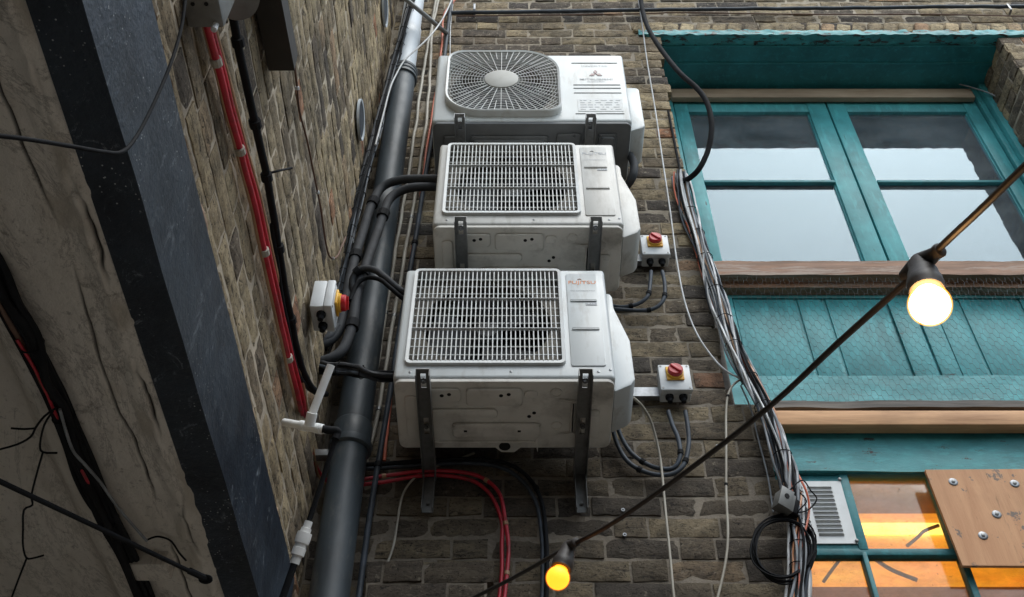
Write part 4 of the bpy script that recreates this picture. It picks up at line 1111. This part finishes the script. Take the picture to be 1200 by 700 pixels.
# insulated hoses
G = 'foam insulated refrigerant hoses'
cable('insulated_hose', 'upper of two foam hoses leaving the middle unit and bending down beside the soil pipe', 'hose', yv([(530, 210, 2.42), (500, 210, 2.45), (470, 211, 2.48), (448, 220, 2.50), (436, 240, 2.50), (428, 262, 2.50), (417, 300, 2.49), (409, 330, 2.48), (404, 360, 2.47), (395, 390, 2.47), (376, 405, 2.47), (352, 412, 2.50)]), .0175, M['foam'], (.36, .55, .72), n=12, wob=.002, group=G)
cable('insulated_hose', 'lower of two foam hoses leaving the middle unit, passing in front of the soil pipe', 'hose', yv([(530, 219, 2.46), (500, 219, 2.46), (475, 222, 2.47), (457, 233, 2.48), (448, 255, 2.48), (438, 285, 2.47), (426, 320, 2.46), (418, 350, 2.45), (412, 385, 2.45), (400, 412, 2.45), (378, 424, 2.46), (352, 428, 2.5)]), .0175, M['foam'], (.36, .55, .72), n=12, wob=.002, group=G)
cable('insulated_hose', 'foam hose arching from the corner to the left flank of the lowest unit', 'hose', yv([(415, 345, 2.47), (413, 328, 2.45), (422, 316, 2.43), (438, 316, 2.42), (452, 326, 2.40), (470, 341, 2.42), (500, 356, 2.46)]), .012, M['foam'], (.3,), n=10, wob=.002, group=G)
cable('insulated_hose', 'thinner black hose just below the arching one beside the lowest unit', 'hose', yv([(411, 352, 2.44), (418, 334, 2.43), (430, 326, 2.42), (445, 328, 2.40), (458, 338, 2.40), (475, 352, 2.42), (500, 364, 2.46)]), .008, M['black'], (), n=10, wob=.002, group=G)
bundle('cable_bundle', 'black cables crossing the soil pipe to the lower left corner of the lowest unit', 'cables', yv([(345, 425, 2.50), (365, 430, 2.48), (385, 432, 2.45), (410, 434, 2.43), (435, 439, 2.42), (475, 444, 2.47), (510, 452, 2.52)]),
       [(.009, M['foam']), (.0075, M['black']), (.007, M['black']), (.005, M['black']), (.006, M['slate_cable']), (.005, M['black']), (.008, M['foam'])], .017, (.2, .42, .62), seed=8)
cable('insulated_hose', 'foam stub looping under the side wall switch box', 'hose', yv([(350, 395, 2.50), (368, 402, 2.47), (385, 396, 2.46), (395, 382, 2.46)]), .015, M['foam'], (), n=10, group=G)
cable('switch_cable', 'short grey cable from the side wall switch box into the corner', 'cable', yv([(372, 372, 2.32), (372, 384, 2.34), (366, 396, 2.40), (354, 404, 2.46)]), .006, M['grey_cable'], ())

# condensate pipes and cables to the right of the soil pipe
yb = WY - .018
G = 'thin pipes on the wall beside the soil pipe'
cable('condensate_pipe', 'pale thin pipe on the bricks, the one nearer the soil pipe', 'pipe', yy([(516, -10), (509, 20), (502, 50), (496, 86), (490, 125), (481, 190), (470, 255), (457, 335), (443, 420), (430, 485), (415, 545)], yb), .0075, M['cream'], (.55, .74, .92), group=G, wob=.004, clip_m=M['galv_dark'])
cable('condensate_pipe', 'pale thin pipe on the bricks, the one nearer the cooling units', 'pipe', yy([(513, -10), (507, 22), (505, 60), (503, 100), (499, 145), (492, 195), (482, 255), (468, 335), (456, 405), (444, 480), (428, 545)], yb), .0075, M['cream'], (.6, .76, .9), group=G, wob=.004, clip_m=M['galv_dark'])
cable('signal_cable', 'red and orange cable running down past the topmost unit', 'cable', yy([(540, -12), (530, 4), (520, 18), (518, 50), (513, 95), (507, 130), (500, 175), (495, 215), (489, 260), (482, 300), (472, 360), (462, 430), (455, 500), (450, 540)], WY - .025), .0055, M['orange'], (.3,), wob=.003)
cable('conduit', 'slate grey conduit dropping from beside the topmost unit to the foot of the wall', 'conduit', yy([(529, 2), (524, 40), (519, 80), (508, 150), (497, 215), (486, 285), (470, 375), (458, 455), (443, 545), (431, 620), (420, 705)], WY - .03), .0095, M['slate_cable'], (.25, .5, .8), n=12, sm=4)
cable('signal_cable', 'white cable crossing in front of the pale upper soil pipe', 'cable', yv([(532, -6, 2.66), (520, 20, 2.6), (506, 40, 2.54), (490, 56, 2.53), (474, 71, 2.53), (464, 88, 2.53), (457, 104, 2.53), (449, 135, 2.52), (440, 170, 2.52)]), .004, M['pale_cable'], ())
cable('signal_cable', 'white wire on the bricks left of the topmost unit', 'cable', yy([(532, -5), (528, 30), (527, 80), (524, 150)], yb), .003, M['pale_cable'], ())
cable('brace_rod', 'dark grey rod slanting across the top of the soil pipe', 'rod', yv([(462, -12, 2.40), (497, 17, 2.5), (523, 39, 2.68)]), .0115, M['galv_dark'], (), n=12, sm=2)
oc = cable('overhead_cable', 'black cable clipped level across the bricks above the window', 'cable', yy([(528, 15), (620, 14), (750, 12), (880, 10.5), (1000, 9.5), (1100, 8), (1230, 7)], WY - .03), .010, M['slate_cable'], (), n=10, wob=.003)
for px in (556, 752, 1181):
    c = MB(); a = PY(px, 9, WY - .03); c.box((a.x - .006, WY - .043, a.z - .045), (a.x + .006, WY - .0405, a.z + .02), .001); c.box((a.x - .006, WY - .042, a.z - .045), (a.x + .006, WY - .002, a.z - .042), .001); c.build('clip', M['galv'], oc)
cable('signal_cable', 'thin brown cable below the black level one over the window', 'cable', yy([(535, 19), (640, 18), (760, 16), (800, 15), (960, 17), (1100, 17), (1230, 20)], WY - .02), .0035, M['brown'], ())
cable('black_hose', 'thick black hose hanging in a bow in front of the window corner', 'hose', yv([(750, -10, 2.68), (753, 12, 2.67), (760, 34, 2.64), (776, 60, 2.58), (797, 86, 2.52), (817, 104, 2.50), (829, 122, 2.50), (834, 148, 2.52), (830, 175, 2.56), (820, 197, 2.60), (808, 209, 2.65), (800, 212, 2.69)]), .012, M['black'], (), n=12)
cable('black_hose', 'black corrugated hose end below the valve cover of the topmost unit', 'hose', yv([(738, 182, 2.56), (743, 192, 2.55), (742, 205, 2.56), (736, 216, 2.60), (725, 224, 2.66)]), .017, M['foam'], (), n=12)

# right hand cable loom
loom = [(797, 205, 2.70), (806, 240, 2.69), (817, 275, 2.685), (829, 312, 2.68), (840, 345, 2.675), (852, 385, 2.67), (868, 425, 2.665), (888, 462, 2.655), (905, 500, 2.65), (920, 545, 2.65), (930, 585, 2.65), (936, 625, 2.65), (937, 665, 2.65), (934, 720, 2.65)]
st3 = [(.0045, M['pale_cable']), (.004, M['grey_cable']), (.005, M['pale_cable']), (.0045, M['slate_cable']), (.0035, M['orange']), (.005, M['grey_cable']), (.004, M['black']), (.0045, M['pale_cable']),
       (.004, M['tan']), (.005, M['slate_cable']), (.0045, M['pale_cable']), (.004, M['black']), (.005, M['grey_cable']), (.0045, M['pale_cable']), (.0035, M['copper']), (.005, M['grey_cable']), (.0045, M['black']), (.0035, M['pale_cable']), (.004, M['slate_cable']), (.004, M['grey_cable'])]
bundle('cable_loom', 'thick loom of white, grey and orange cables down the edge of the window', 'cables', yv(loom), st3 + st3[:8], .032, (.1, .16, .22, .30, .37, .43, .50, .57, .68, .76, .84, .88, .93), seed=12, twist=5, frays=.5)
cable('signal_cable', 'single dark cable hugging the window frame above the loom', 'cable', yv([(783, 130, 2.71), (790, 165, 2.71), (798, 205, 2.70)]), .006, M['black'], ())
cable('signal_cable', 'long thin white wire hanging from the top cable down to the loom', 'cable', yy([(747, -8), (752, 25), (758, 70), (768, 130), (776, 185), (785, 245), (793, 305), (802, 352), (815, 388), (832, 415), (850, 434), (872, 446)], WY - .03), .0035, M['pale_cable'], ())
cable('signal_cable', 'cream wire curling from the loom down the brick edge', 'cable', yy([(880, 446), (866, 446), (855, 458), (851, 480), (851, 530), (851, 580), (853, 625), (850, 660), (840, 705)], WY - .03), .0042, M['cream'], (.3, .6))
cable('signal_cable', 'cream wire hanging from the valve cover of the lowest unit', 'cable', yv([(742, 466, 2.50), (754, 478, 2.56), (765, 500, 2.62), (774, 540, 2.67), (780, 600, 2.68), (785, 650, 2.68), (790, 705, 2.68)]), .0042, M['cream'], ())
cable('signal_cable', 'thin dark wire at the brick edge beside the loom', 'cable', yy([(868, 452), (880, 480), (890, 520), (900, 560), (906, 600)], WY - .02), .003, M['grey_cable'], ())
cable('signal_cable', 'wire tucked over the right corner of the window', 'cable', yv([(1120, 98, 3.0), (1140, 103, 2.98), (1165, 112, 2.97), (1182, 125, 2.97), (1198, 148, 2.97), (1212, 175, 2.97)]), .004, M['grey_cable'], ())

# junction box and coil on the loom
jb = thing('junction_box', 'small open metal box tied on the cable loom above the coil', 'junction box', PY(920, 590, 2.61), (R(10), R(18), R(25)))
b = MB(); b.box((-.030, -.020, -.030), (.022, .020, .030), .003); b.box((-.034, -.027, -.034), (.010, -.0205, .034), .002); b.build('box', M['cast'], jb)
b = MB(); b.lathe([(.008, 0), (.008, .002)], 14, align((-.012, -.027, .006), (0, -1, 0))); b.build('knockout', M['void'], jb)
b = MB(); b.box((.0225, -.015, -.026), (.040, .016, .026), .004); b.build('terminal', M['black'], jb)
jw = MB(); b0 = Vector(jb.location)
cable('signal_cable', 'thin black wires looping off the junction box over the vent', 'cable', yv([(925, 575, 2.60), (940, 563, 2.60), (950, 575, 2.62), (957, 585, 2.64), (948, 597, 2.63), (935, 600, 2.60), (945, 588, 2.6), (938, 578, 2.6)]), .0022, M['black'], ())
cl_root = thing('cable_coil', 'coil of spare black cable hanging from the loom over the brick edge', 'cable coil', PY(915, 605, 2.62))
o0 = Vector(cl_root.location)
for k in range(8):
    pts = []; r5 = random.Random(30 + k); rx, ry = 36 + r5.uniform(-4, 3), 37 + r5.uniform(-5, 4); cx_, cy_ = 917.5 + r5.uniform(-2.5, 2.5), 641 + r5.uniform(-3, 4)
    for i in range(31):
        a = -math.pi / 2 + 2 * math.pi * i / 30 * 1.0; pts.append(PY(cx_ + rx * math.cos(a) * (1 + .05 * math.sin(3 * a + k)), cy_ + ry * math.sin(a), 2.615 + .003 * k + .012 * math.cos(a)) - o0)
    b = MB(); b.tube(pts, .0028, 6, wob=.004); b.build('loop', M['black'], cl_root, 60)
# cables from the switches
G = 'black cables below the switch boxes'
for (pts, lb_) in (([(763, 318, 2.67), (762, 332, 2.67), (759, 347, 2.67), (748, 356, 2.68), (730, 360, 2.69), (715, 358, 2.69)], 'inner short cable looping left from the upper right switch box'),
                   ([(776, 318, 2.67), (779, 333, 2.67), (778, 350, 2.67), (768, 361, 2.68), (750, 364, 2.69), (715, 362, 2.69)], 'outer short cable looping left from the upper right switch box'),
                   ([(783, 482, 2.67), (788, 498, 2.67), (795, 515, 2.67), (797, 535, 2.67), (788, 549, 2.68), (765, 547, 2.69), (742, 533, 2.69), (728, 512, 2.69), (721, 490, 2.67)], 'inner long cable looping from the lower right switch box'),
                   ([(803, 482, 2.67), (806, 500, 2.67), (807, 522, 2.67), (801, 545, 2.67), (786, 556, 2.68), (762, 555, 2.69), (738, 543, 2.69), (724, 522, 2.69), (716, 495, 2.67)], 'outer long cable looping from the lower right switch box')):
    cable('switch_cable', lb_, 'cable', yv(pts), .0075, M['slate_cable'], (.35, .7), group=G, n=10)

# cables at the foot of the wall
G = 'red cables sweeping across the foot of the wall'
cable('red_cable', 'outer of the red cables arching under the lowest unit', 'cable', yy([(385, 575), (408, 566), (450, 558), (500, 552), (545, 554), (570, 563), (586, 580), (592, 610), (596, 640), (594, 672), (590, 710)], WY - .028), .0062, M['red'], (.2, .5, .72, .9), group=G, clip_m=M['tan'])
cable('red_cable', 'inner of the red cables arching under the lowest unit', 'cable', yy([(385, 580), (408, 571), (450, 565), (500, 557), (540, 560), (562, 568), (578, 585), (588, 612), (588, 640), (588, 672), (584, 710)], WY - .022), .0062, M['red'], (), group=G)
G = 'black cables sweeping across the foot of the wall'
cable('black_cable', 'outer black cable arching beyond the red ones', 'cable', yy([(385, 545), (440, 544), (500, 540), (560, 538), (598, 545), (622, 563), (635, 590), (640, 630), (641, 670), (640, 710)], WY - .028), .0068, M['black'], (.35, .6, .85), group=G)
cable('black_cable', 'inner black cable arching beyond the red ones', 'cable', yy([(385, 550), (440, 549), (500, 545), (555, 543), (590, 549), (614, 566), (629, 592), (635, 630), (636, 670), (635, 710)], WY - .022), .0068, M['slate_cable'], (), group=G)
cable('signal_cable', 'thin beige wire winding down the bricks left of the red cables', 'cable', yy([(556, 531), (530, 541), (505, 549), (486, 560), (472, 580), (466, 610), (461, 640), (451, 670), (445, 710)], WY - .02), .0038, M['cream'], ())

# side wall services
xs_ = LX + .022
G = 'red cables tied along the side wall'
for k, (dx, m, lb_) in enumerate(((0, M['red'], 'thick red cable tied along the side wall, the leftmost of its run'), (5.2, M['red'], 'second red cable tied along the side wall, right of the first'), (-4, M['tan'], 'tan cable tied to the left of the red ones on the side wall'), (9, M['tan'], 'tan cable tied to the right of the red ones on the side wall'))):
    f = 1 if k != 1 else .9
    cable('tied_cable', lb_, 'cable', xx([(238 + dx * f, 12), (246 + dx * f, 45), (258 + dx * f, 90), (271 + dx * f, 140), (287 + dx, 198), (300 + dx, 250), (313 + dx, 310), (325 + dx, 365), (338 + dx, 420), (349 + dx, 465)], xs_ + (.0 if k < 2 else -.006)) + yv([(357 + dx * .6, 500, 2.50), (364 + dx * .4, 530, 2.58), (374, 555 + dx * .4, 2.67), (392, 570 + dx * .4, 2.69)]),
          (.0082 if k == 0 else .0062) if k < 2 else .0042, m, (.13, .28, .45, .62, .8) if k == 0 else (), group=G, clip_m=M['cream'], clip_r=.012, wob=.002)
cable('conduit', 'black conduit clipped to the side wall beside the red cables', 'conduit', xx([(268, -8), (275, 30), (286, 85), (299, 145), (311, 200), (322, 262), (331, 320), (341, 375), (352, 425), (366, 455), (382, 462)], LX + .025), .0095, M['black'], (.14, .3, .42, .55, .7), n=10, wob=.002, clip_r=.014)
cable('conduit', 'thinner black cable running just left of the black conduit', 'conduit', xx([(318, 262), (326, 320), (336, 378), (347, 430), (358, 452), (372, 462)], LX + .018), .006, M['black'], (), n=8, wob=.003)
cable('signal_cable', 'thin brown wire stapled down the middle of the side wall', 'cable', xx([(345, 76), (348, 100), (351, 130), (360, 165), (368, 205), (376, 245), (381, 280), (386, 300), (394, 302), (401, 288), (405, 278)], LX + .012), .0032, M['brown'], (.12, .45, .75), clip_m=M['pale_cable'], clip_r=.006)
cable('wire_stub', 'short bent black wire end sticking out of the conduit clip', 'wire', [PX(316, 203, LX + .03), PX(328, 200, LX + .05), PX(342, 197, LX + .06)], .003, M['black'], ())
# round vents in the side wall
for (top_, bot_, lb_) in (((421, 114), (422, 167), 'oval looking ring vent in the side wall, the lower one'), ((449, -16), (451, 34), 'oval looking ring vent in the side wall, the upper one at the picture edge')):
    a = PX(*top_, LX + .006); b_ = PX(*bot_, LX + .006); c = (a + b_) / 2; r_ = (a - b_).length / 2 * .93
    v = thing('ring_vent', lb_, 'vent', c, group='ring vents in the side wall')
    m_ = MB(); m_.lathe([(r_ * .88, 0), (r_ * .88, .008), (r_, .010), (r_ * 1.0, 0)], 40, align((0, 0, 0), (1, 0, 0))); m_.build('rim', M['pipe_pale'], v)
    m_ = MB(); m_.lathe([(r_ * .86, 0), (r_ * .86, .005), (0, .006)], 32, align((0, 0, 0), (1, 0, 0))); m_.build('grille_plate', M['slate_cable'], v)
# dark steel tray end projecting along the wall
a = PX(332, 75, LX + .04); a0 = PX(319, 0, LX + .04)
tr = MB(); L_ = .9
dv = (PX(316, 0, LX + .04) - PX(331, 75, LX + .04)).normalized()
Mx = align(PX(331, 74, LX + .035), dv, (1, 0, 0)); tr.box((-.03, -.031, 0), (.035, -.028, L_), 0, Mx); tr.box((-.03, .028, 0), (.035, .031, L_), 0, Mx); tr.box((-.03, -.028, .0), (-.027, .028, L_), 0, Mx); tr.box((-.027, -.028, 0), (.033, .028, .003), 0, Mx)
tr.box((.032, -.028, .003), (.035, .028, L_), 0, Mx)
tag(tr.build('steel_channel', mat('dark_brown_steel', (.035, .028, .022), (.02, .017, .014), rough=.6), None, 0), 'dark rusty steel channel ending on the side wall near the top', 'channel')
# grey lamp housing at the top left
fl = thing('wall_lamp', 'grey metal lamp housing at the top of the side wall above the red cables', 'lamp', PX(236, 22, LX + .03))
o0 = Vector(fl.location)
b = MB(); lo_p = PX(222, 22, LX + .03); hi_p = PX(262, 2, LX + .03)
b.box((-.03, -.045, -.0), (.04, .02, .16), .006); b.build('housing', M['cast'], fl)
b = MB(); b.lathe([(.02, -.03), (.040, -.01), (.045, .0), (.041, .003), (.046, .007), (.046, .013), (.040, .016), (.044, .020), (.044, .026), (.0, .028)], 36, align((.022, .045, .185), (.25, -.1, -1))); b.build('bezel', M['cast'], fl)
b = MB(); b.lathe([(.006, 0), (.006, .02), (.004, .022)], 10, align((.025, .012, -.0), (0, 0, -1))); b.build('gland', M['pale_cable'], fl)
for k in range(2):
    b = MB(); b.lathe([(.004, 0), (.004, .0015)], 8, align((-.01 + .025 * k, -.030, -.0005), (0, 0, -1))); b.build('vent_hole', M['void'], fl)

cable('sagging_wire', 'thin black wire draped across the steel beam near the top left', 'wire', [PD(-15, 158, 1.15), PD(30, 163, 1.2), PD(80, 171, 1.28), PD(120, 178, 1.35), PD(143, 178, 1.4), PD(160, 160, 1.46), PD(180, 122, 1.53), PD(200, 75, 1.6), PD(213, 30, 1.66), PD(218, -12, 1.7)], .0028, M['black'], ())

# white overflow tee by the corner
D = 2.70
te = thing('overflow_pipe', 'white plastic tee with black down tube and screwed coupling in front of the soil pipe', 'pipe', PD(365, 500, D))
o0 = Vector(te.location)
def rel(px, py, d): return PD(px, py, d) - o0
def lt_(name, a, b, prof, m, n=20, parent=te):
    ax = b - a; L = ax.length; mb_ = MB(); mb_.lathe([(r, z * L) for r, z in prof], n, align(a, ax)); return mb_.build(name, m, parent)
lt_('riser', rel(364, 490, D), rel(388, 428, D + .04), [(.0105, 0), (.0105, 1)], M['pvc'])
tee = lt_('tee', rel(333, 495, D + .10), rel(382, 504, D), [(.0105, 0), (.0105, .40), (.0135, .41), (.0135, .52), (.012, .53), (.012, .76), (.0135, .77), (.0135, .90), (.011, .91), (.011, 1)], M['pvc'])
lt_('socket', rel(362.5, 499, D), rel(366, 484, D), [(.0135, 0), (.0135, 1)], M['pvc'], parent=tee)
b = MB(); b.tube([rel(378, 503, D), rel(388, 504.5, D), rel(395, 505, D), rel(395, 508, D), rel(393, 515, D - .01)], .0105, 12, 3); b.build('elbow', M['black'], te)
b = MB(); b.tube([rel(394, 510, D - .005), rel(380, 556, D - .03), rel(361, 614, D - .08)], .0065, 12); b.build('down_tube', M['black'], te)
cp = lt_('coupling', rel(362, 611, D - .08), rel(345, 661, D - .12), [(.010, 0), (.010, .16), (.013, .17), (.013, .26), (.018, .27), (.019, .40), (.018, .52), (.0145, .54), (.0145, .62), (.0165, .63), (.0165, .80), (.012, .82), (.012, 1)], M['pvc'], 14)
b = MB(); b.tube([rel(346, 658, D - .12), rel(337, 684, D - .14), rel(327, 712, D - .16)], .0085, 12); b.build('lower_tube', M['black'], te)

# passage soffit services
zs = ZS - .02
bundle('cable_bundle', 'heavy sagging bundle of black cables under the passage ceiling', 'cables', [PZ(-30, 285, zs), PZ(0, 335, zs), PZ(28, 385, zs - .01), PZ(52, 435, zs - .01), PZ(72, 482, zs), PZ(92, 535, zs - .01), PZ(118, 590, zs), PZ(145, 645, zs), PZ(178, 720, zs)],
       [(.0085, M['black']), (.007, M['black']), (.008, M['black']), (.006, M['black']), (.0075, M['black']), (.005, M['brown']), (.007, M['black']), (.008, M['black'])], .018, (.3, .52, .8), seed=5, twist=2.5)
cable('black_cable', 'black cable leaving the ceiling bundle and joining it again lower down', 'cable', [PZ(0, 365, zs), PZ(30, 420, zs), PZ(55, 470, zs), PZ(75, 520, zs), PZ(88, 560, zs), PZ(105, 592, zs), PZ(128, 618, zs)], .0045, M['black'], ())
cable('red_wire', 'red wire showing among the black cables under the ceiling', 'wire', [PZ(20, 398, zs - .02), PZ(45, 440, zs - .028), PZ(62, 478, zs - .02), PZ(80, 520, zs - .0), PZ(96, 552, zs - .03), PZ(106, 570, zs - .02)], .003, M['red'], ())
cable('signal_cable', 'thin brown cable curling off the ceiling bundle', 'cable', [PZ(70, 480, zs - .03), PZ(84, 525, zs - .03), PZ(100, 545, zs - .03), PZ(118, 566, zs - .03), PZ(140, 597, zs - .01), PZ(172, 634, zs)], .003, M['grey_cable'], ())
tw = thing('wire_ends', 'cut black wire ends dangling like twigs below the ceiling bundle', 'wire', PZ(62, 480, zs - .02)); o0 = Vector(tw.location)
for pts in ([(66, 478), (52, 488), (42, 501), (36, 512), (20, 521), (-5, 528)], [(42, 502), (28, 503), (13, 502)], [(62, 482), (52, 498), (47, 520), (50, 530), (67, 531)], [(50, 531), (44, 552), (37, 580), (38, 592), (28, 598), (27, 620), (27, 640), (31, 654), (40, 654), (51, 651)], [(31, 655), (22, 678), (12, 705)]):
    b = MB(); b.tube([PZ(x_, y_, zs - .03 - .0004 * (y_ - 480)) - o0 for x_, y_ in pts], .0022, 6, 3); b.build('wire', M['black'], tw)
sr = cable('stay_rod', 'taut black stay cable ending in an eye below the passage ceiling', 'cable', [PD(-20, 555, 1.7), PD(120, 621, 1.95), PD(236, 676, 2.2)], .0048, M['black'], (), n=10)
b = MB(); ey = [PD(238 + 7 * math.cos(a / 8 * math.pi * 2) + 3, 678 + 4 * math.sin(a / 8 * math.pi * 2) + 1, 2.2) for a in range(9)]; b.tube(ey, .0032, 6, 3); b.tube([PD(222, 669, 2.17), PD(245, 680, 2.21)], .0072, 8); b.build('eye', M['black'], sr)
cb2 = MB(); c = PZ(183, 655, ZS); cb2.prism([(-.045, -.03), (.035, -.03), (.035, .035), (-.045, .035)], 'z', -.035, .02, .004)
jbx = cb2.build('ceiling_box', M['plaster']); jbx.location = (c.x, c.y, c.z); tag(jbx, 'small painted box on the ceiling beside the sagging cables', 'junction box')
cable('signal_cable', 'thin wire on the plaster above the painted ceiling box', 'cable', [PZ(172, 633, ZS - .012), PZ(185, 629, ZS - .014), PZ(200, 634, ZS - .014), (PZ(210, 648, ZS - .014)), PZ(218, 657, ZS - .012)], .0022, M['black'], ())

# ---------------------------------------------------------------- festoon lights
def envelope(name, col, s_):
    t = NT(name); t.t.nodes.remove(t.b); tr = t.n('ShaderNodeBsdfTransparent'); tr.inputs[0].default_value = (1, .93, .8, 1)
    t.l(tr.outputs[0], t.out.inputs['Surface']); em = t.n('ShaderNodeEmission'); em.inputs[0].default_value = (*col, 1); em.inputs[1].default_value = s_
    t.l(em.outputs[0], t.out.inputs['Volume']); return t.m
M['amber'] = envelope('glowing_amber_glass', (1, .42, .08), 55); M['amber2'] = envelope('dim_amber_glass', (1, .22, .02), 14)
fs_ = thing('festoon_lights', 'black festoon cable with two lit round bulbs slanting across the yard', 'string lights', PD(1085, 310, 1.2)); o0 = Vector(fs_.location)
def fd(px, py):
    s_ = ((1085 - px) ** 2 + (py - 310) ** 2) ** .5 * (1 if px < 1085 else -1); return 1 / (.833 - .000626 * s_)
pth = [(1300, 100), (1200, 196), (1150, 245), (1102, 290), (1085, 309), (1056, 336), (980, 404), (900, 478), (800, 556), (720, 612), (676, 636), (650, 650), (600, 678), (540, 708)]
b = MB(); b.tube([PD(x_, y_, fd(x_, y_)) - o0 for x_, y_ in pth], .0042, 10, 4); b.build('cable', mat('brown_black_cable', (.020, .016, .014), rough=.5), fs_)
for i, (px, py, em_) in enumerate(((1079, 309, emis('warm_lit_bulb', (1, .60, .27), 22, (.9, .8, .6))), (667, 641, emis('amber_lit_bulb', (1, .30, .016), 1.15, (.9, .6, .1))))):
    c = PD(px, py, fd(px, py)) - o0; dn = Vector((-.16 if i == 0 else -.34, -.05, -1)).normalized()
    cd = (PD(px + 20, py - 14, fd(px + 20, py - 14)) - PD(px - 20, py + 14, fd(px - 20, py + 14))).normalized()
    hm = mat('festoon_holder', (.05, .042, .038), (.03, .026, .024), 20, rough=.55, bump=.3)
    h = MB(); h.lathe([(.004, -.006), (.011, -.006), (.0145, .002), (.0145, .014), (.0165, .018), (.0175, .030), (.0195, .033), (.0200, .044), (.019, .048), (.019, .052), (.0165, .053)], 24, align(c, dn))
    h.tube([c - cd * .030, c - cd * .014, c, c + cd * .014, c + cd * .030], [.006, .010, .013, .010, .0065], 12)
    h.lathe([(.0085, 0), (.0085, .006), (.006, .007)], 12, align(c + cd * .026, cd))
    ho = h.build('lamp_holder', hm, fs_)
    g = MB(); bc = .0735; rb = .0235; prof = [(.014, .050)]
    for k in range(1, 18):
        a = math.pi * (1 - k / 18); z = bc - rb * math.cos(math.pi - a) if False else bc + rb * math.cos(a); r_ = rb * math.sin(a)
        if z > .055: prof.append((r_, z))
    prof.append((.0005, bc + rb))
    g.lathe([(r_ * .90, bc + (z_ - bc) * .90) for r_, z_ in prof], 32, align(c, dn)); bu = g.build('bulb', em_, fs_)
    g = MB(); g.lathe(prof, 32, align(c, dn)); g.build('glass_envelope', (M['amber'], M['amber2'])[i], bu)

# wall plugs and screws left in the bricks
G = 'old fixings left in the bricks'
for (px, py, lb_) in ((732, 627, 'small grey plug in the brick right of the amber bulb'), (730, 598, 'small pale screw in the mortar above the grey plug'), (841, 523, 'tiny pale plug beside the cream wire')):
    p_ = PY(px, py, WY - .004); m_ = MB(); m_.lathe([(.003, -.02), (.003, .003), (.006, .003), (.006, .0), (.006, -.02)], 12, align((0, 0, 0), (0, -1, 0))); o = m_.build('wall_plug', M['galv'], None); o.location = p_; tag(o, lb_, 'plug', G)
